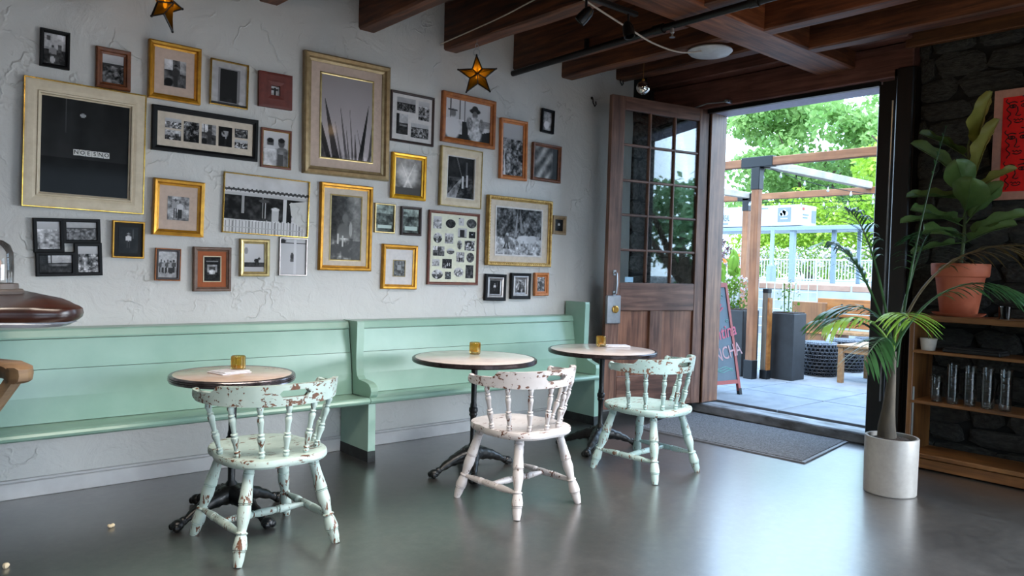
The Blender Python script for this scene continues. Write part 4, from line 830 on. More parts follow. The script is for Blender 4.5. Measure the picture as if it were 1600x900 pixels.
# ------------------------------------------------------------------ hanging and ceiling fittings
def star(x, y, z, rz, tilt, label, top):
    t = thing('star_lantern', label, 'lantern', (x, y, z), rz, 'amber glass star lanterns'); Ro, Ri, D = .148, .060, .052
    P = []
    for k in range(10):
        a = PI/2+k*PI/5+tilt; r = Ro if k % 2 == 0 else Ri; P.append(Vector((r*math.cos(a), 0, r*math.sin(a))))
    F, Bk = Vector((0, -D, 0)), Vector((0, D, 0)); g = MB(); w = MB()
    for k in range(10):
        for A in (F, Bk): g.add([A, P[k], P[(k+1) % 10]], [(0, 1, 2)])
        w.tube([P[k], P[(k+1) % 10]], .0055, 6)
    for k in range(1, 10, 2):
        for A in (F, Bk): w.tube([A, P[k]], .0045, 6)
        w.tube([F*.75+P[k]*.25, F*.75+P[(k+2) % 10]*.25], .003, 5)
    for k in range(0, 10, 2): w.sphere(P[k]*1.02, .0075, seg=8, rings=6)
    g.build('glass_face', MT['lantern_glass'], t, raw=True); w.build('wire_frame', MT['black_metal'], t)
    b = MB(); b.sphere((.0, 0, -.005), .011, seg=10, rings=8, sc=(1, 1, 2)); tag(b.build('candle_bulb', MT['flame'], t), 'glowing flame bulb')
    c = MB(); n = 14; tz = P[0].z; c.tube([(P[0].x+.024*math.cos(2*PI*i/n), 0, tz+.022+.026*math.sin(2*PI*i/n)) for i in range(n+1)], .0022, 5, cap=False); c.tube([(P[0].x+.012*math.cos(2*PI*i/n), .003*math.sin(i), tz+.066+.02*math.sin(2*PI*i/n)) for i in range(n+1)], .0022, 5, cap=False); c.tube([(P[0].x, 0, tz+.08), (P[0].x, 0, top-z)], .002, 5); c.build('hanging_wire', MT['steel'], t)
    ld = bpy.data.lights.new('lantern_bulb_light', 'POINT'); ld.energy = .35; ld.color = (1, .6, .22); ld.shadow_soft_size = .01; lo = bpy.data.objects.new('lantern_bulb_light', ld); COL.objects.link(lo); lo.parent = t; lo.location = (0, 0, .03)
star(3.474, 4.508, 2.794, R(-37), R(4), 'amber star lantern hanging above the bowler hat picture', 3.065)
star(1.262, 4.5, 2.775, R(37), R(-10), 'amber star lantern hanging above the upper frames near the bar', 3.075)
b = MB(); b.sphere((0, 0, 0), .056, seg=24, rings=16); t = thing('glass_ball', 'silvered glass ball hanging on a cord above the open door', 'ornament', (4.857, 4.066, 2.877)); b.build('ball', MT['mercury'], t)
b = MB(); b.lathe([(.012, .052), (.014, .06), (.012, .07), (.004, .075)], seg=10); b.tube([(0, 0, .07), (0, 0, .20)], .002, 5); b.build('cord', MT['brass'], t)
# pipe with sprinkler
t = thing('ceiling_pipe', 'black pipe running under the ceiling beams with a sprinkler head', 'pipe', (4.16, 3.2, 3.02)); b = MB()
b.tube([(.02, 1.75, -.005), (-.05, .1, 0), (-.08, -1.9, .0)], .024, 14); b.lathe([(.033, -.04), (.033, .04)], Matrix.Translation((-.05, .12, 0)) @ Matrix.Rotation(PI/2, 4, 'X'), 14)
b.lathe([(.033, -.03), (.033, .03)], Matrix.Translation((-.068, -.62, 0)) @ Matrix.Rotation(PI/2, 4, 'X'), 14); b.build('pipe', MT['black_metal'], t)
b = MB(); b.lathe([(.014, -.02), (.014, -.05), (.007, -.055), (.007, -.075), (.02, -.078), (.02, -.082), (0, -.082)], Matrix.Translation((-.055, -.0, 0)), 12); b.build('sprinkler_head', MT['steel'], t)
b = MB(); b.box((-.078, -.6, .08), (.02, .03, .16)); b.box((-.0, .85, .05), (.02, .03, .1)); b.build('hanger', MT['black_metal'], t)
# spotlight track
t = thing('spotlight_track', 'black spotlight track fixed along the ceiling girder', 'spotlight', (3.3, 3.255, 3.03)); b = MB(); b.box((0, 0, .0), (1.0, .035, .03), b=.004); b.build('track', MT['black_metal'], t)
b = MB(); b.box((.1, 0, .04), (.05, .035, .06)); b.box((-.35, 0, .04), (.05, .035, .06)); b.build('mount', MT['black_metal'], t)
for xx, ang in ((.03, 35), (.42, -20)):
    b = MB(); b.tube([(0, 0, 0), (0, 0, -.075)], .008, 8); Mh = Matrix.Translation((0, 0, -.1)) @ Matrix.Rotation(R(ang), 4, 'X') @ Matrix.Rotation(R(25 if xx < .2 else 5), 4, 'Y'); b.lathe([(0, .05), (.022, .045), (.034, .02), (.038, -.03), (.036, -.06), (.03, -.055), (.03, -.03), (0, -.03)], Mh, 18); b.build('spot_head', MT['black_metal'], t, loc=(xx, 0, -.01))
# white flat ceiling lamp and cables
t = thing('ceiling_lamp', 'flat white dish lamp fixed under the last ceiling beam', 'lamp', (4.92, 3.47, 3.055)); b = MB(); b.lathe([(0, -.022), (.09, -.02), (.15, -.008), (.17, .012), (.165, .022), (.12, .03), (0, .03)], seg=40); b.build('dish', MT['lamp_white'], t)
b = MB(); b.lathe([(.03, .03), (.03, .07), (0, .07)], seg=14); b.build('mount', MT['lamp_white'], t)
def cable(name, label, pts, r=.006, m='cable'):
    b = MB(); P = [Vector(p) for p in pts]; out = []
    for i in range(len(P)-1):
        for k in range(6):
            s = k/6; p0, p1, p2, p3 = P[max(0, i-1)], P[i], P[i+1], P[min(len(P)-1, i+2)]
            out.append(.5*((2*p1)+(p2-p0)*s+(2*p0-5*p1+4*p2-p3)*s*s+(3*p1-p0-3*p2+p3)*s**3))
    out.append(P[-1]); b.tube(out, r, 6); return tag(b.build(name, MT[m]), label, 'cable')
cable('white_cable', 'white cable sagging from the spotlight track to the flat lamp', [(3.2, 3.30, 3.06), (3.52, 3.31, 3.0), (3.85, 3.36, 2.975), (4.2, 3.42, 2.96), (4.55, 3.45, 2.98), (4.85, 3.46, 3.06)])
cable('beam_cable', 'thin pale cable tacked along the side of a beam above the star lantern', [(3.42, 4.93, 3.10), (3.445, 4.6, 3.13), (3.44, 4.2, 3.15), (3.44, 3.8, 3.19), (3.445, 3.4, 3.22)], .005)

# ------------------------------------------------------------------ bar at the far left, cloche, stool
t = thing('bar_counter', 'glossy dark live edge bar top with a pale underside', 'bar', (-.3, 3.7, 0))
ol = [(-1.6, 4.6), (-1.6, 2.99), (-.1, 2.985), (.25, 2.965), (.34, 2.97), (.42, 2.945), (.49, 2.935), (.545, 2.955), (.575, 3.0), (.595, 3.05), (.60, 3.15), (.62, 3.35), (.635, 3.6), (.62, 4.0), (.60, 4.5), (.58, 4.62)]
def slab(ol, z0, z1, inset, mat, name):
    c = Vector((-.5, 3.8)); b = MB(); n = len(ol); lv = [(inset*.7, z0), (0, z0+.012), (-.004, (z0+z1)/2), (0, z1-.008), (.012, z1)]; vs = []; fs = []
    for i_, z in lv:
        for p in ol: d = (Vector(p)-c); q = c+d*(1-i_/max(.3, d.length)); vs.append((q.x+.3, q.y-3.7, z))
    for j in range(len(lv)-1):
        for i in range(n): fs.append((j*n+i, j*n+(i+1) % n, (j+1)*n+(i+1) % n, (j+1)*n+i))
    fs += [tuple(range(n)), tuple((len(lv)-1)*n+i for i in range(n))]; b.add(vs, fs, sm=True); return b.build(name, mat, t)
slab(ol, 1.130, 1.18, .02, MT['bar'], 'slab_top')
slab([(x-.018 if x > 0 else x, y+.012) for x, y in ol], 1.112, 1.135, .03, MT['bar_under'], 'pale_edge')
b = MB(); b.box((-.85, .15, .557), (.9, 1.2, 1.115), b=.01); b.build('bar_body', MT['bar'], t)
t = thing('glass_cloche', 'glass dome on a grey wooden base standing on the bar top', 'cloche', (.428, 4.02, 1.181)); b = MB(); b.lathe([(.118, 0), (.12, .012), (.115, .02), (.10, .022), (.10, .032), (.098, .045), (0, .045)], seg=32); b.build('base', MT['barnwood'], t)
b = MB(); b.lathe([(.080, .045), (.081, .12), (.078, .18), (.066, .215), (.04, .235), (.0, .242)], seg=32, cap=False); b.build('dome', MT['dome'], t)
b = MB(); [b.sphere((rnd.uniform(-.04, .04), rnd.uniform(-.04, .04), .06+.012*i), rnd.uniform(.015, .028), seg=8, rings=6) for i in range(7)]; b.build('coral_piece', MT['coral'], t)
t = thing('bar_stool', 'tan wooden bar stool with a thick curved back rail in front of the bar', 'stool', (.12, 2.85, 0)); b = MB()
pts = [(-.24, .22), (-.1, .265), (.08, .26), (.22, .20), (.285, .09), (.29, .0), (.275, -.045)]
inn = [(-.24, .18), (-.1, .235), (.06, .225), (.16, .17), (.21, .08), (.218, .02), (.218, -.03)]; out_ = [(.225, -.06), (.245, -.075), (.27, -.07), (.288, -.045), (.298, .02), (.29, .12), (.22, .235), (.08, .30), (-.1, .31), (-.28, .25)]
pl = inn+out_; vs = []; fs = []; n = len(pl); cen = Vector((.02, .10))
for off, z in ((-.012, .952), (0, .960), (.003, .978), (0, .996), (-.012, 1.003)):
    for i_, p in enumerate(pl):
        d = (Vector(p)-cen).normalized(); sgn = -1 if i_ < len(inn) else 1; q = Vector(p)+d*off*sgn; vs.append((q.x, q.y, z))
for k in range(4):
    for i_ in range(n): fs.append((k*n+i_, k*n+(i_+1) % n, (k+1)*n+(i_+1) % n, (k+1)*n+i_))
fs += [tuple(range(n)), tuple(4*n+i_ for i_ in range(n))]; b.add(vs, fs, sm=True); b.build('back_rail', MT['stoolwood'], t)
b = MB(); b.lathe([(0, .70), (.19, .70), (.20, .715), (.20, .735), (.18, .745), (0, .74)], Matrix.Translation((-.04, 0, 0)), 28); b.build('seat', MT['stoolwood'], t)
for sx, sy in ((-1, -1), (-1, 1), (1, -1), (1, 1)): b = MB(); b.tube([(-.04+sx*.12, sy*.12, .705), (-.04+sx*.17, sy*.17, 0)], [.022, .017], 10); b.build('leg', MT['stoolwood'], t)
for p0, p1 in (((.245, .0, .96), (.11, .02, .735)), ((.0, .265, .96), (-.02, .15, .735)), ((-.22, .21, .96), (-.15, .12, .735))): b = MB(); b.tube([p0, p1], [.024, .02], 8); b.build('back_post', MT['stoolwood'], t)

# floor things
t = thing('doormat', 'grey ribbed doormat with a pale edge inside the doorway', 'mat', (5.66, 3.5, 0), R(0)); 
q = [(5.187, 2.715), (6.17, 2.86), (6.12, 4.42), (5.10, 4.20)]
b = MB(); b.prism([(x-5.66, y-3.5) for x, y in q], .001, .012); b.build('edging', M_flat('mat_edge_grey', '#6f7076', .6), t)
cx_, cy_ = sum(p[0] for p in q)/4, sum(p[1] for p in q)/4; b = MB(); b.prism([((x-cx_)*.965+cx_-5.66, (y-cy_)*.965+cy_-3.5) for x, y in q], .004, .017); b.build('pile', MT['matpile'], t)
for (x, y, s, l) in ((.945, 4.13, .016, 'pale popcorn crumb on the floor nearer the pew'), (.477, 3.85, .018, 'pale popcorn crumb on the floor nearer the bar')):
    b = MB(); rr = random.Random(int(x*99)); [b.sphere((rr.uniform(-.6, .6)*s, rr.uniform(-.6, .6)*s, s*.6), s*rr.uniform(.5, .75), seg=7, rings=5) for _ in range(4)]
    o = b.build('popcorn_crumb', MT['crumb'], None, (x, y, 0)); tag(o, l, 'crumb', 'crumbs on the floor')

# ------------------------------------------------------------------ shelf by the stone wall
t = thing('open_shelf', 'amber wooden open shelf unit against the dark stone wall', 'shelf', (5.94, 1.6, 0)); D = .36
def sh_b(name, c, d, m=MT['shelf']): b = MB(); b.box(c, d, b=.004); return b.build(name, m, t)
sh_b('top_board', (0, 0, 1.09), (.39, 1.36, .04)); sh_b('side_panel', (0, .64, .545), (D, .035, 1.07), MT['shelf_v']); sh_b('side_panel', (0, -.66, .545), (D, .035, 1.07), MT['shelf_v'])
sh_b('shelf_board', (0, 0, .845), (D, 1.27, .022)); sh_b('shelf_board', (0, 0, .482), (D, 1.27, .022)); sh_b('shelf_board', (0, 0, .10), (D, 1.27, .03)); sh_b('plinth_board', (-.16, 0, .045), (.025, 1.27, .07))
b = MB(); b.box((-.175, .612, .30), (.004, .012, .58)); b.build('metal_strip', MT['steel'], t)
# glasses
gp = [(.030, 0), (.036, .004), (.041, .09), (.043, .095), (.0405, .095), (.034, .010), (0, .008)]; gm = MB().lathe(gp, seg=18).mesh('drinking_glass', MT['tumbler'])
names = ('first', 'second', 'third', 'fourth', 'fifth'); lv = ('bottom', 'second', 'third', 'fourth', 'topmost')
for k in range(5):
    for j in range(5 if k else 3):
        o = link('drinking_glass', gm, None, (5.83, 2.085-.108*k, .4935+.046*j)); tag(o, f'clear stacked glass, {lv[j]} of the {names[k]} stack from the palm', 'glass', 'stacked glasses on the shelf')
for k in range(3):
    o = link('drinking_glass', gm, None, (5.97, 2.03-.12*k, .4935)); tag(o, f'single clear glass in the back row behind the {names[k+1]} stack', 'glass', 'stacked glasses on the shelf')
t = thing('small_pot', 'small cream pot with a sprig on the upper shelf', 'plant pot', (5.83, 2.15, .8565)); b = MB(); b.lathe([(0, 0), (.045, 0), (.055, .075), (.058, .085), (.052, .085), (.048, .07), (0, .07)], seg=24); b.build('pot', MT['cream_pot'], t)
b = MB(); b.tube([(0, 0, .07), (.005, .01, .15), (-.01, .03, .21)], .003, 5); b.build('sprig', MT['stem'], t)
b = MB(); b.box((0, 0, .012), (.2, .36, .024), b=.006); b.box((0, 0, .03), (.18, .34, .012), b=.004); o = b.build('flat_tray', MT['black_rub'], None, (5.88, 1.86, .8562)); tag(o, 'flat black tray lying on the upper shelf', 'tray')
b = MB(); b.lathe([(0, 0), (.034, 0), (.04, .085), (.0375, .085), (.032, .01), (0, .01)], seg=18); o = b.build('tumbler', MT['smoke_glass'], None, (5.9, 1.70, 1.1105)); tag(o, 'smoky tumbler standing on the shelf top', 'glass')
# poster
t = thing('red_poster', 'bright red poster of black line faces with a blush border on the stone wall', 'poster', (6.13, 1.56, 1.945), 0); b = MB(); b.box((0, 0, .39), (.018, .66, .78), b=.002); b.build('paper', MT['paperborder'], t)
b = MB(); b.box((-.010, 0, .39), (.004, .545, .665)); b.build('red_panel', MT['red'], t)
b = MB(); rr = random.Random(12)
def doodle(pts, r=.0035): b.tube([(-.0125, y, z) for y, z in pts], r, 5, flat=1)
for gx in range(3):
    for gy in range(3):
        cy, cz = .175-.175*gx, .62-.22*gy; n = 16
        doodle([(cy+.07+.012*math.sin(i*1.3+gx)-.02*(i/n), cz+.09-.2*i/n) for i in range(n+1)])
        for ex in (.035, -.035): doodle([(cy+ex+.02*math.cos(2*PI*i/10), cz+.035+.011*math.sin(2*PI*i/10)) for i in range(11)]); doodle([(cy+ex+.006*math.cos(2*PI*i/6), cz+.035+.006*math.sin(2*PI*i/6)) for i in range(7)]); doodle([(cy+ex+.026-.052*i/5, cz+.058+.008*math.sin(PI*i/5)) for i in range(6)])
        doodle([(cy+.008, cz+.03), (cy+.004, cz), (cy+.018, cz-.03), (cy-.002, cz-.036), (cy-.016, cz-.028)]); doodle([(cy+.03-.06*i/8, cz-.062+.007*math.sin(i*2.2)) for i in range(9)]); doodle([(cy+.026-.052*i/8, cz-.075-.008*math.sin(PI*i/8)) for i in range(9)])
        doodle([(cy-.02-.05*math.sin(i*.9), cz+.1-.03*i/3) for i in range(4)])
b.build('line_drawing', MT['ink'], t)
# terracotta pot with fiddle leaf fig
t = thing('potted_fig', 'large leaved fig in a terracotta pot and saucer on the shelf top', 'potted plant', (5.94, 2.0, 1.111)); b = MB(); b.lathe([(0, 0), (.145, 0), (.168, .018), (.172, .024), (.16, .024), (.14, .012), (0, .012)], seg=36); b.build('saucer', MT['terracotta'], t)
b = MB(); b.lathe([(0, .014), (.112, .014), (.118, .02), (.155, .27), (.158, .278), (.176, .282), (.182, .29), (.188, .368), (.184, .374), (.17, .374), (.166, .345), (0, .345)], seg=40); b.build('pot', MT['terracotta'], t)
b = MB(); b.lathe([(0, .352), (.1, .358), (.166, .346)], seg=24, cap=False)
for i in range(26): a = rnd.uniform(0, 2*PI); r0 = rnd.uniform(.03, .15); b.tube([(r0*math.cos(a), r0*math.sin(a), .36), ((r0+.02)*math.cos(a+.5), (r0+.02)*math.sin(a+.5), .375)], .004, 4)
b.build('soil', MT['soil'], t)
stem = [(0, 0, .34), (.01, -.01, .55), (-.01, -.02, .8), (.0, -.03, 1.0), (-.02, -.02, 1.2), (0, -.05, 1.42)]
b = MB(); b.tube(stem, [.014, .012, .011, .010, .008, .006], 8); b.build('stem', MT['stem'], t)
def leaf_mesh(L, W, m, wav=.02, droop=.2):
    b = MB(); n = 12; k = 6; vs = []; fs = []
    for i in range(n+1):
        s = i/n; w = W*(math.sin(PI*min(1, s*.97+.03))**.75)*(.55+.6*s) if s < .98 else W*.05
        for j in range(-k//2, k//2+1):
            q = j/(k/2); vs.append((q*w, L*s, .10*L*abs(q)**1.3-droop*L*s*s+wav*math.sin(s*16+j*2)*abs(q)))
    for i in range(n):
        for j in range(k): a = i*(k+1)+j; fs.append((a, a+1, a+k+2, a+k+1))
    b.add(vs, fs, sm=True); b.tube([(0, -.05, .0), (0, 0, 0), (0, L*.5, -droop*L*.25-.002), (0, L*.96, -droop*L*.92-.002)], [.004, .005, .003, .0015], 5)
    me = b.mesh('leaf', m, 80); return me
# (base height on stem, world-ish direction y (+left / -right), x, elevation, length, width, material)
LV = [(1.22, (-.06, -.14), 66, .40, .15, 'fig_y'), (1.02, (-.04, -.12), 66, .40, .13, 'fig_y'), (.90, (.02, -.2), 40, .27, .09, 'fig_y'), (1.15, (-.02, .30), 42, .34, .10, 'fig'), (.98, (-.12, .26), 50, .42, .13, 'fig'), (.84, (-.05, .34), 14, .34, .085, 'fig'), (.70, (-.12, .25), 4, .36, .09, 'fig'), (.74, (-.22, -.04), 50, .32, .18, 'fig'), (.66, (-.22, .20), 24, .36, .17, 'fig'), (.56, (-.24, .08), 12, .36, .16, 'fig'), (.54, (-.1, -.24), 24, .38, .10, 'fig'), (.60, (.0, -.3), 30, .36, .10, 'fig'), (.70, (-.1, -.15), 55, .32, .12, 'fig'), (.52, (-.02, .28), -5, .3, .07, 'fig'), (.86, (-.16, -.06), 60, .30, .15, 'fig')]
for z, (dx_, dy_), el, L, W, m in LV:
    b_ = leaf_mesh(L, W*.8, MT[m], .012, .18); az = math.atan2(dy_, dx_)-PI/2
    s = min(max((z-.34)/(1.42-.34), 0), 1); o = link('leaf', b_, t, (0+.05*math.cos(az+PI/2), -.05*s+.05*math.sin(az+PI/2), z)); o.rotation_euler = Euler((R(el), rnd.uniform(-.5, .5), az), 'XYZ')
# palm in a white planter
t = thing('potted_palm', 'palm with feathery fronds in a white planter by the doorway', 'potted plant', (4.98, 2.03, 0)); b = MB(); b.lathe([(0, 0), (.150, 0), (.155, .006), (.158, .355), (.155, .36), (.142, .36), (.140, .33), (0, .33)], seg=40); b.build('planter', MT['white_pot'], t)
b = MB(); b.lathe([(0, .345), (.08, .35), (.14, .332)], seg=24, cap=False); b.build('soil', MT['soil'], t)
b = MB(); b.tube([(.01, .035, .34), (.012, .04, .42), (.005, .03, .52), (.0, .02, .66), (.0, .015, .9)], [.058, .052, .040, .030, .020], 12); b.build('trunk', MT['bark'], t)
def frond(p0, ctrl, tip, nl, ll, m, w=.010, bare=.35, droop=.5, seed=0):
    rr = random.Random(seed); b = MB(); P0, C, T_ = Vector(p0), Vector(ctrl), Vector(tip); N = 24; path = [P0*(1-s)**2+C*2*s*(1-s)+T_*s*s for s in [i/N for i in range(N+1)]]
    b.tube(path, [.009*(1-i/N)+.002 for i in range(N+1)], 6)
    for i in range(nl):
        s = bare+(1-bare)*i/(nl-1); f = s*N; k = min(N-1, int(f)); p = path[k].lerp(path[k+1], f-k); d = (path[k+1]-path[k]).normalized(); sd = d.cross(Vector((0, 0, 1)))
        if sd.length < .2: sd = d.cross(Vector((1, 0, 0)))
        sd.normalize(); L = ll*(math.sin(PI*(.18+.75*(i/(nl-1))))**.7)*rr.uniform(.85, 1.1)
        for sg in (-1, 1):
            dirv = (sd*sg*.8+d*.75+Vector((0, 0, rr.uniform(-.05, .25)))).normalized(); q = []; nn = 5
            wv = dirv.cross(Vector((0, 0, 1))).normalized() if abs(dirv.z) < .9 else Vector((1, 0, 0))
            vs = []
            for j in range(nn+1):
                u = j/nn; c = p+dirv*L*u+Vector((0, 0, -droop*L*u*u)); ww = w*(math.sin(PI*(.12+.86*u))**.8); vs += [c-wv*ww, c+wv*ww]
            b.add(vs, [(2*j, 2*j+1, 2*j+3, 2*j+2) for j in range(nn)], sm=True)
    return b.build('frond', MT[m], t, raw=True)
tp = (.0, .015, .9)
frond(tp, (-.02, .10, 1.30), (-.12, .42, 1.12), 15, .30, 'palm', bare=.30, seed=1)
frond(tp, (-.10, .12, 1.22), (-.32, .30, 1.05), 14, .26, 'palm_y', bare=.35, seed=2)
frond(tp, (-.12, -.05, 1.25), (-.30, -.20, 1.12), 14, .26, 'palm_y', bare=.4, seed=3)
frond(tp, (.05, .20, 1.75), (.15, .44, 1.85), 17, .34, 'palm', bare=.42, seed=4)
frond(tp, (.0, .25, 1.55), (-.02, .44, 1.60), 16, .32, 'palm', bare=.40, seed=9)
frond(tp, (-.16, .0, 1.1), (-.34, .04, .86), 13, .24, 'palm', bare=.35, seed=10)
frond(tp, (-.06, .18, 1.18), (-.2, .46, 1.06), 14, .26, 'palm', bare=.35, seed=11)
frond((.02, .0, .8), (.05, -.05, 1.6), (.05, -.22, 2.30), 6, .10, 'palm', w=.004, bare=.8, seed=5)
frond(tp, (.22, -.10, 1.75), (.45, -.75, 1.55), 20, .42, 'palm_dry', bare=.4, seed=6)
frond(tp, (.35, .02, 1.7), (.70, .05, 1.72), 16, .36, 'palm', bare=.4, seed=7)
frond(tp, (.1, -.2, 1.5), (.25, -.6, 1.30), 16, .34, 'palm', bare=.4, seed=8)

# ------------------------------------------------------------------ terrace
G = .1
b = MB(); b.box((11.2, 4.6, .02), (9.4, 11.2, .10)); pv = struct(b.build('pavement', MT['joint']), 'pale grey paved terrace outside the doorway')
tm = MB().box((0, 0, 0), (.885, .885, .03), b=.004).mesh('paving_tile', MT['pave'])
for i in range(10):
    for j in range(10):
        x = 6.96+.9*i; y = .55+.9*j+(.0)
        if x < 15.6: link('paving_tile', tm, pv, (x, y, .085+.001*((i*7+j*3) % 3)))
b = MB(); b.box((38, 12, .55), (46, 60, 1.3)); struct(b.build('street', MT['asphalt']), 'raised pale street beyond the terrace')
b = MB(); b.box((0, 0, -.32), (240, 240, .1)); struct(b.build('ground', M_noise('dull_ground', od('#55564f'), od('#6a6a62'), .3, (1, 1, 1), .95)), 'dull ground around the building')
# A-frame sign
t = thing('sandwich_board', 'red framed chalkboard sandwich sign with pink lettering outside the door', 'sign', (6.76, 4.45, G), math.atan2(.07, -.52)+PI); Wd = .53; lean = Matrix.Rotation(R(-11), 4, 'X')
for k, (nm, Mx) in enumerate((('front_board', lean), ('rear_board', Matrix.Translation((0, .52, 0)) @ Matrix.Rotation(R(11), 4, 'X')))):
    b = MB(); b.prism([(-Wd/2+.03, .13), (Wd/2-.03, .13), (Wd/2-.055, 1.15), (-Wd/2+.055, 1.15)], -.006, .006, 'y', Mx); fb = b.build(nm, MT['chalk'], t)
    f = MB()
    for sx in (-1, 1): f.prism([(sx*(Wd/2-.035), .0), (sx*Wd/2, .0), (sx*(Wd/2-.03), 1.19), (sx*(Wd/2-.065), 1.19)], -.016, .016, 'y', Mx)
    f.box((0, 0, .135), (Wd-.06, .03, .04), Mx); f.box((0, 0, 1.165), (Wd-.11, .03, .05), Mx); f.build('red_frame', MT['redpaint'], t)
    f = MB()
    for sx in (-1, 1): f.box((sx*(Wd/2-.016), 0, .03), (.04, .036, .07), Mx)
    f.build('foot_cap', MT['black_rub'], t)
    if k == 0:
        def cp(x, z): return tuple(Mx @ Vector((x, -.0075, z)))
        rx = (PI/2-R(11), R(-12), 0)
        text('lettering', 'Cantina', .19, MT['chalkpink'], fb, cp(.035, .64), rx, .0006, .25, .002, .85); text('lettering', 'CONCHA', .19, MT['chalkpale'], fb, cp(.03, .42), rx, .0006, .0, .001, .74)
        s = MB(); cz = .92
        for a in range(-60, 61, 20): s.tube([cp(.04, cz-.07), cp(.04+.10*math.sin(R(a)), cz-.07+.14*math.cos(R(a)))], [.004, .012], 5)
        s.build('shell_drawing', MT['chalkpink'], fb); s = MB()
        for q in range(3): s.tube([cp(-.12+.05*i, .25+.018*q+.012*math.sin(i*1.6+q)) for i in range(7)], .003, 4)
        s.tube([cp(.13+.02*math.cos(i), 1.04+.02*math.sin(i)) for i in range(6)], .004, 4); s.tube([cp(.17+.015*math.cos(i), .78+.015*math.sin(i)) for i in range(6)], .004, 4); s.build('teal_squiggle', MT['chalkteal'], fb)
# pergola
t = thing('pergola', 'orange timber pergola with black steel brackets over the terrace', 'pergola', (8.17, 5.04, G))
def pb(name, c, d, m): b = MB(); b.box((c[0]-8.17, c[1]-5.04, c[2]-G), d, b=.006); return b.build(name, m, t)
pb('post', (8.19, 5.03, 1.42), (.09, .10, 2.55), MT['larch']); pb('post_shoe', (8.19, 5.03, .215), (.115, .125, .23), MT['bracket'])
pb('front_beam', (8.19, 4.6, 2.72), (.09, 5.2, .10), MT['larch_y']); pb('bracket', (8.19, 5.02, 2.725), (.105, .42, .125), MT['bracket']); pb('bracket', (8.19, 5.03, 2.53), (.105, .115, .27), MT['bracket'])
pb('cross_beam', (9.6, 4.93, 2.70), (2.75, .09, .10), MT['larch_x']); pb('rear_beam', (11.0, 5.4, 2.63), (.09, 6.2, .10), MT['larch_y']); pb('rear_post', (11.0, 6.93, 1.37), (.09, .10, 2.54), MT['larch']); pb('bracket', (11.0, 6.93, 2.55), (.105, .115, .28), MT['bracket']); pb('bracket', (11.0, 6.9, 2.635), (.105, .36, .115), MT['bracket']); pb('post_shoe', (11.0, 6.93, .2), (.115, .12, .2), MT['bracket'])
pb('rear_post', (11.0, 2.4, 1.37), (.09, .10, 2.54), MT['larch']); pb('front_post', (8.19, 2.05, 1.37), (.09, .10, 2.54), MT['larch'])
pb('cross_beam', (9.6, 6.9, 2.66), (2.75, .09, .10), MT['larch_x'])
# short stub post beside the pergola post
t = thing('stub_post', 'short grey timber post with an orange edge beside the pergola post', 'post', (8.34, 4.93, G)); b = MB(); b.box((0, 0, .58), (.08, .07, .94), b=.004); b.build('post', M_wood('grey_weathered_wood', od('#6a6258'), od('#857c70'), od('#9a9184'), 'z', 1, .7, .1), t); b = MB(); b.box((.0, -.045, .55), (.08, .022, .88), b=.002); b.build('orange_edge', MT['bench_or'], t); b = MB(); b.box((0, -.01, .055), (.09, .1, .11), b=.004); b.build('post_shoe', MT['bracket'], t); b = MB(); b.box((0, 0, 1.075), (.085, .075, .05), b=.004); b.build('cap', MT['bracket'], t)
# string lights
t = thing('string_light', 'string of small clear bulbs looping between the pergola beams', 'string lights', (9.5, 5.2, 2.6)); c = MB(); bulbs = []
def strand(p0, p1, sag, n):
    P0, P1 = Vector(p0), Vector(p1); pts = [P0.lerp(P1, i/24)-Vector((0, 0, sag*4*(i/24)*(1-i/24))) for i in range(25)]; c.tube([p-Vector((9.5, 5.2, 2.6)) for p in pts], .005, 5)
    for i in range(n): s = (i+.5)/n; bulbs.append(P0.lerp(P1, s)-Vector((9.5, 5.2, 2.6+sag*4*s*(1-s))))
strand((8.3, 5.0, 2.66), (11, 6.9, 2.56), .12, 7); strand((8.3, 4.95, 2.66), (11, 3.9, 2.56), .16, 8); strand((11, 6.9, 2.56), (11, 3.6, 2.56), .07, 9)
c.build('cable', MT['black_rub'], t); bm_ = MB(); bm_.lathe([(.012, 0), (.014, -.035), (.024, -.055), (.027, -.075), (.018, -.1), (0, -.105)], seg=10); bme = bm_.mesh('bulb', [M_flat('clear_bulb', od('#dfe6ea'), .15)])
for p in bulbs: link('bulb', bme, t, p).scale = (.6, .6, .6)
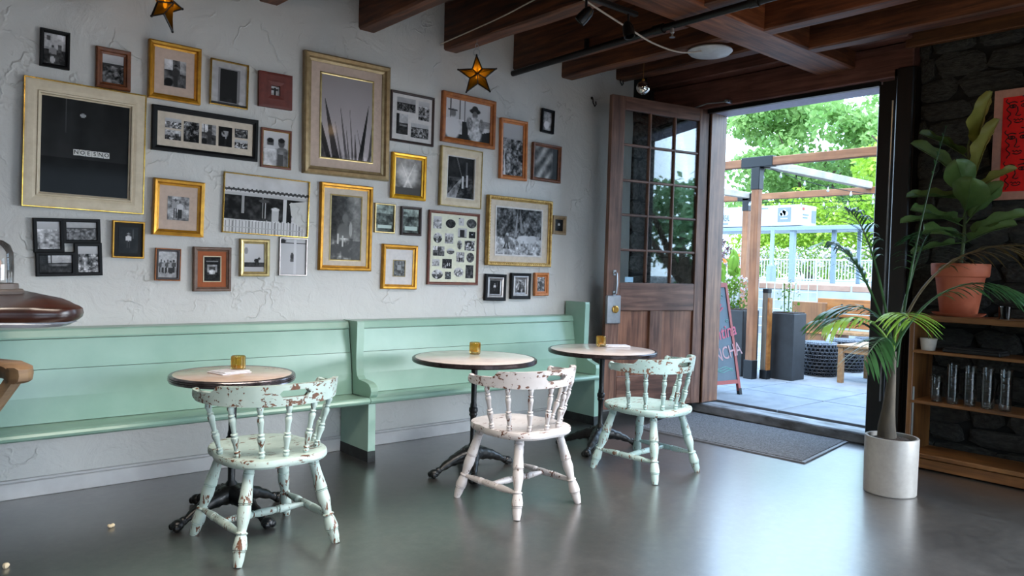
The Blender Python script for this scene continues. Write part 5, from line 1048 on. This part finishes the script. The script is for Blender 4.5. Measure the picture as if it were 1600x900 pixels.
# planters
def leaf_cloud(mb, c, r, n, size, seed, mi=0, flat=1.0, shell=.5):
    rr = random.Random(seed)
    for _ in range(n):
        while True:
            p = Vector((rr.uniform(-1, 1), rr.uniform(-1, 1), rr.uniform(-1, 1)))
            if shell < p.length <= 1: break
        q = Vector((c[0]+p.x*r[0], c[1]+p.y*r[1], c[2]+p.z*r[2])); s = size*rr.uniform(.6, 1.3); A = Euler((rr.uniform(-1.2, 1.2), rr.uniform(-1.2, 1.2), rr.uniform(0, 6.3))).to_matrix()
        mb.add([q+A @ Vector(v) for v in ((-s*.5, 0, 0), (0, -s*.32, s*.08), (s*.5, 0, 0), (0, s*.32, s*.08))], [(0, 1, 2, 3)], mi=mi)
def planter(x, y, w, d, h, label, flowers):
    t = thing('tall_planter', label, 'planter', (x, y, G)); b = MB(); b.box((0, 0, h/2), (w, d, h), b=.008); b.build('planter_box', MT['charcoal'], t); b = MB(); b.box((0, 0, h+.002), (w*.9, d*.9, .02)); b.build('soil', MT['soil'], t)
    if flowers:
        m = MB(); k_ = 1 if flowers == 2 else .22; leaf_cloud(m, (0, 0, h+.18), (w*.5, d*.5, .24), int(260*k_), .06 if k_ == 1 else .04, 31, 0); leaf_cloud(m, (0, 0, h+.26), (w*.45, d*.45, .2), int(110*k_), .045 if k_ == 1 else .03, 32, 1)
        for q in range(7): m.tube([(-.1+.03*q, .02*(q % 3), h), (-.12+.04*q, .03*(q % 3), h+.36)], .003, 4); tag(m.build('flowering_plant', [MT['leaf_d'], MT['petal']], t, raw=True), None, None, None, 'stuff')
planter(8.40, 5.42, .36, .5, .82, 'tall charcoal planter with white flowers behind the pergola post', 2); planter(8.60, 4.78, .30, .30, .81, 'tall charcoal planter with wiry stems beside the stools', 1)
# outdoor bench
t = thing('slab_bench', 'long orange timber bench with a broad board back', 'bench', (10.6, 4.1, G))
def bb(name, c, d, m): b = MB(); b.box((c[0]-10.6, c[1]-4.1, c[2]-G), d, b=.008); return b.build(name, m, t)
bb('end_board', (11.15, 5.86, .535), (.05, .56, .87), M_wood('shaded_end_board', od('#6e4420'), od('#8f5a2a'), od('#a36c36'), 'z', .5, .5, .1)); bb('end_rail', (11.12, 5.86, .50), (.03, .58, .03), MT['bench_or'])  # end board wood is darkened to give its face the look of shade
bb('back_board', (11.5, 3.9, .92), (.05, 4.0, .22), MT['bench_or']); bb('back_board', (11.5, 3.9, .69), (.05, 4.0, .21), MT['bench_or']); bb('seat_board', (11.28, 3.7, .53), (.40, 3.6, .05), MT['teak'])
for y in (2.2, 3.8, 5.4): bb('leg', (11.3, y, .3), (.34, .06, .4), MT['bench_or'])
for k in range(5): b = MB(); b.lathe([(.016, 0), (.016, .012), (0, .012)], Matrix.Translation((11.475-10.6, 5.5-.32*k-4.1, .84)) @ Matrix.Rotation(-PI/2, 4, 'Y'), 8); b.build('bolt', MT['bracket'], t)
# wicker stools
def wicker(x, y, r, h, label):
    t = thing('wicker_stool', label, 'stool', (x, y, G), 0, 'woven barrel stools on the terrace'); pr = lambda s: r*(.80+.24*math.sin(PI*(.12+.76*s)))
    b = MB(); b.lathe([(0, .005)]+[(pr(s)*.93, .01+s*(h-.03)) for s in [i/10 for i in range(11)]]+[(0, h-.015)], seg=24); b.build('core', MT['wicker_in'], t)
    b = MB(); n = 26
    for k in range(n):
        for sg in (-1, 1): b.tube([(pr(i/10)*math.cos(2*PI*k/n+sg*.09*i), pr(i/10)*math.sin(2*PI*k/n+sg*.09*i), .01+i/10*(h-.02)) for i in range(11)], .0085, 4, flat=.6)
    for s in [i/9 for i in range(10)]: b.tube([(pr(s)*math.cos(2*PI*k/32), pr(s)*math.sin(2*PI*k/32), .012+s*(h-.03)) for k in range(33)], .007, 4, cap=False)
    b.build('weave', MT['wicker'], t)
    b = MB(); b.lathe([(pr(1)*1.0, h-.03), (pr(1)*1.02, h-.012), (pr(1)*.95, h), (0, h+.004)], seg=28)
    for k in range(-7, 8):
        q = pr(1)*.95*math.sqrt(max(0, 1-(k/7.6)**2)); b.tube([(k*pr(1)/8, -q, h+.002), (k*pr(1)/8, q, h+.002)], .008, 4); b.tube([(-q, k*pr(1)/8, h+.004), (q, k*pr(1)/8, h+.004)], .008, 4)
    b.build('woven_top', M_noise('wicker_top', od('#4d5460'), od('#6d7683'), 30, (1, 1, 1), .45), t); return t
wicker(9.33, 4.74, .235, .42, 'woven charcoal barrel stool nearest the tall planter'); wicker(10.12, 4.76, .235, .42, 'woven charcoal barrel stool half hidden behind the teak table'); wicker(10.72, 4.70, .235, .42, 'woven charcoal barrel stool farthest along the orange bench')
# teak table
t = thing('teak_table', 'low teak side table on the terrace pavement', 'table', (9.25, 3.97, G))
for k in range(5): b = MB(); b.box((0, -.26+.13*k, .445), (.78, .124, .028), b=.004); b.build('table_slat', MT['teak'], t)
for sx in (-1, 1):
    for sy in (-1, 1): b = MB(); b.box((sx*.35, sy*.28, .2155), (.06, .06, .431), b=.004); b.build('leg', MT['teak'], t)
for sy in (-1, 1): b = MB(); b.box((0, sy*.285, .395), (.66, .025, .065), b=.003); b.build('apron', MT['teak'], t)
for sx in (-1, 1): b = MB(); b.box((sx*.355, 0, .395), (.025, .52, .065), b=.003); b.build('apron', MT['teak'], t)
# parapet
t = thing('parapet', 'pale blue boarded parapet with a pinkish stone coping', 'wall', (15.2, 8.2, .07)); b = MB(); b.box((0, 0, .5), (.25, 9.4, 1.0)); b.build('boarding', MT['parapet'], t)
for k in range(8): b = MB(); b.box((0, -4.15+1.186*k, 1.07), (.42, 1.17, .14), b=.02); b.build('coping_stone', MT['coping'], t)
# mesh trellis in front
t = thing('wire_trellis', 'white wire mesh trellis standing beyond the stub post', 'trellis', (13.2, 7.4, .1)); b = MB()
for k in range(8): b.tube([(0, -.6+.17*k, 0), (0, -.6+.17*k, 1.15)], .008, 5)
for k in range(7): b.tube([(0, -.6, .12+.17*k), (0, .6, .12+.17*k)], .008, 5)
b.build('wire_grid', MT['fencewhite'], t)
# fence
t = thing('railing_fence', 'white upright bar fence along the far street', 'fence', (27, 15, 1.2)); b = MB()
for k in range(110): b.box((0, -6.2+.12*k, .40), (.03, .035, .78))
tag(b.build('bars', MT['fencewhite'], t), None, None, None, 'stuff')
for z in (.06, .80): b = MB(); b.box((0, .3, z), (.05, 13.4, .05)); b.build('rail', MT['fencewhite'], t)
for k in range(6): b = MB(); b.box((0, -6.3+2.64*k, .42), (.07, .07, .86)); b.build('post', MT['fencewhite'], t)
# bus-shelter canopy with sign box
t = thing('street_canopy', 'grey steel canopy on posts carrying a long white sign box', 'canopy', (20, 11.5, 1.2))
def cb(name, c, d, m): b = MB(); b.box((c[0]-20, c[1]-11.5, c[2]-1.2), d, b=.01); return b.build(name, m, t)
cb('roof', (20.3, 11.2, 2.70), (1.6, 6.2, .10), MT['galv']); cb('gutter', (19.48, 11.2, 2.68), (.08, 6.2, .11), MT['galv'])
cb('post', (19.6, 10.86, 1.95), (.12, .15, 1.5), MT['galv']); cb('post', (20.2, 9.98, 1.95), (.10, .11, 1.5), MT['galv']); cb('post', (20.9, 9.6, 1.95), (.09, .10, 1.5), MT['galv'])
sg_ = cb('sign_box', (20.0, 12.6, 3.06), (.9, 3.9, .58), MT['signwhite'])
sr = (PI/2, 0, -PI/2); fx = 19.545-20
def on(y, z): return (fx, y-11.5, z-1.2)
text('lettering', 'MONTREAL', .26, MT['signdark'], sg_, on(13.14, 3.03), sr, .002, sx=.38); text('lettering', 'LL', .22, MT['signgrey'], sg_, on(13.12, 3.22), sr, .002, sx=.5)
def flat(name, y, z, w, h, m, off=.0): b = MB(); b.box((fx-off, y-11.5, z-1.2), (.006, w, h)); return b.build(name, m, sg_)
flat('printed_line', 13.02, 2.87, .18, .05, MT['signgrey']); flat('printed_line', 11.85, 3.28, .45, .03, MT['signgrey']); flat('printed_line', 12.1, 3.12, .08, .03, MT['signgrey'])
lg = flat('logo_panel', 11.12, 3.08, .40, .40, MT['signgrey']); 
b = MB()
for y, z, r in ((11.16, 3.12, .09), (11.07, 3.11, .07), (11.22, 3.09, .05), (11.12, 3.17, .06)): b.lathe([(r, 0), (r, .004), (0, .004)], Matrix.Translation((fx-.004, y-11.5, z-1.2)) @ Matrix.Rotation(-PI/2, 4, 'Y'), 14)
b.box((fx-.006, 11.12-11.5, 2.97-1.2), (.006, .22, .03)); b.build('cloud_logo', MT['signwhite'], sg_)
b = MB(); b.box((0, 0, 0), (.9, .012, .58)); eb = MB()
def flat2(name, x, z, w, h, m): b = MB(); b.box((x-20, 10.64-11.5, z-1.2), (w, .008, h)); return b.build(name, m, sg_)
flat2('logo_panel', 20.3, 3.05, .22, .34, MT['signgrey']); flat2('printed_line', 19.85, 3.08, .3, .03, MT['signgrey']); flat2('printed_line', 19.82, 3.0, .24, .03, MT['signgrey']); flat2('red_logo', 19.72, 3.24, .1, .07, MT['signred'])
# street lamp post
t = thing('street_post', 'slim grey street post with a wider foot behind the pergola post', 'post', (18.6, 10.9, 1.2)); b = MB(); b.lathe([(.13, 0), (.13, .42), (.08, .46), (.055, .5), (.055, 1.4), (0, 1.4)], seg=14); b.build('shaft', MT['galv'], t)
# vegetation
def tree(name, label, x, y, z0, trunk_h, blobs, n, size, mat, seed, group='trees beyond the street'):
    t = thing(name, label, 'tree', (x, y, z0), 0, group); b = MB(); b.tube([(0, 0, 0), (.1, .05, trunk_h*.5), (0, .1, trunk_h)], [.28, .22, .14], 10)
    rr = random.Random(seed)
    for k in range(6): a = rr.uniform(0, 6.3); b.tube([(0, .05, trunk_h*.6), (1.3*math.cos(a), 1.3*math.sin(a), trunk_h+1.0), (2.6*math.cos(a), 2.6*math.sin(a), trunk_h+rr.uniform(1, 3))], [.12, .07, .03], 6)
    b.build('trunk', MT['trunk'], t); m = MB()
    for k, (c, r, f) in enumerate(blobs): leaf_cloud(m, c, r, int(n*f), size, seed+k, 0, shell=.25)
    tag(m.build('crown', MT[mat], t, raw=True), None, None, None, 'stuff'); return t
rr = random.Random(15)
bl = [((rr.uniform(-2, 2), rr.uniform(-2, 2), rr.uniform(1.2, 3.6)), (rr.uniform(.8, 1.4), rr.uniform(.8, 1.4), rr.uniform(.6, 1.0)), 1/12) for _ in range(12)]
tree('side_tree', 'tree at the side of the terrace, mirrored in the door panes', 12.5, -7.5, .0, 1.8, bl, 2600, .26, 'leaf_b', 300)
rr = random.Random(5)
bl = [((rr.uniform(-2.6, 2.6), rr.uniform(-5.0, 3.6), rr.uniform(3.6, 10.6)), (rr.uniform(1.0, 1.8), rr.uniform(1.0, 1.9), rr.uniform(.6, 1.15)), 1/40) for _ in range(40)]
tree('maple_tree', 'broad light green maple overhanging the street and pergola', 38, 20.0, 1.2, 4.6, bl, 15000, .34, 'leaf_a', 40)
bl = [((rr.uniform(-2.2, 2.2), rr.uniform(-2.6, 2.6), rr.uniform(3, 8)), (rr.uniform(1.0, 1.8), rr.uniform(1.0, 1.8), rr.uniform(.7, 1.1)), 1/16) for _ in range(16)]
tree('lime_tree', 'tree mostly hidden behind the door post on the street', 37, 31.5, 1.2, 4.0, bl, 5000, .38, 'leaf_a', 160)
bl = [((rr.uniform(-2.5, 2.5), rr.uniform(-5.5, 4.5), rr.uniform(2.0, 7.5)), (rr.uniform(1.2, 2.0), rr.uniform(1.2, 2.2), rr.uniform(.8, 1.4)), 1/18) for _ in range(18)]
tree('dark_tree', 'darker blue green tree standing behind the light maple', 47, 23.5, 1.2, 3.0, bl, 8000, .42, 'leaf_b', 80)
bl = [((rr.uniform(-1.3, 1.3), rr.uniform(-2.2, 2.2), rr.uniform(3.2, 6.4)), (rr.uniform(.7, 1.2), rr.uniform(.7, 1.3), rr.uniform(.5, .9)), 1/14) for _ in range(14)]
tree('yellow_green_tree', 'yellowish green tree at the near black door post', 29.5, 10.4, 1.2, 3.0, bl, 6000, .26, 'leaf_c', 120)
def bush(name, label, cat, x, y, z0, blobs, n, size, mats, seed):
    t = thing(name, label, cat, (x, y, z0)); m = MB()
    for k, (c, r, f, mi) in enumerate(blobs): leaf_cloud(m, c, r, int(n*f), size, seed+k, mi, shell=.3)
    tag(m.build('foliage', [MT[q] for q in mats], t, raw=True), None, None, None, 'stuff'); b = MB()
    for k in range(4): b.tube([(0, -.2+.13*k, 0), (.05*k-.1, -.4+.26*k, .6)], .03, 6)
    b.build('stem', MT['trunk'], t); return t
bush('lime_hedge', 'bright lime green hedge mound behind the white fence', 'hedge', 33, 17.4, 1.2, [((0, -4.4+1.25*k, 1.9+.35*math.sin(k*2)), (.9, 1.3, 2.1), 1/7, 0) for k in range(7)], 13000, .20, ['leaf_c'], 200)
bush('flowering_shrub', 'shrub row dotted with white and pink blossom at the fence', 'shrub', 28.6, 15.2, 1.2, [((0, -4.5+1.0*k, .7), (.5, .8, .65), 1/16, 0) for k in range(10)]+[((-.1, -4.5+1.0*k, .9), (.55, .8, .5), 1/26, 1) for k in range(10)], 6000, .13, ['leaf_d', 'petal'], 240)
bush('plum_shrub', 'dusky plum leaved shrub with white blossom beside the door jamb', 'shrub', 19.5, 13.6, 1.2, [((0, 0, .75), (.6, .8, .65), .6, 0), ((-.1, -.1, .7), (.6, .8, .6), .3, 1)], 1800, .11, ['leaf_red', 'petal'], 280)
t = thing('canna_plant', 'canna with broad green leaves and orange flowers by the door jamb', 'plant', (14.2, 9.35, .1)); m = MB(); rr = random.Random(4)
b = MB(); b.box((0, 0, .3), (.5, .6, .6), b=.02); b.build('planter_box', MT['charcoal'], t)
lm = leaf_mesh(.55, .10, MT['leaf_d'], .01, .15)
for k in range(14): o = link('leaf', lm, t, (rr.uniform(-.15, .15), rr.uniform(-.25, .25), .8+rr.uniform(0, .55)), None); o.rotation_euler = Euler((R(rr.uniform(35, 75)), rr.uniform(-.4, .4), rr.uniform(0, 6.3)))
b = MB()
for k in range(5): x, y = rr.uniform(-.15, .15), rr.uniform(-.25, .25); b.tube([(x, y, .6), (x, y, 1.5)], .012, 5)
b.build('stem', MT['leaf_d'], t, raw=True); leaf_cloud(m, (0, -.1, 1.55), (.15, .25, .18), 40, .09, 9, 0, shell=0); m.build('blossom', MT['petal_o'], t, raw=True)
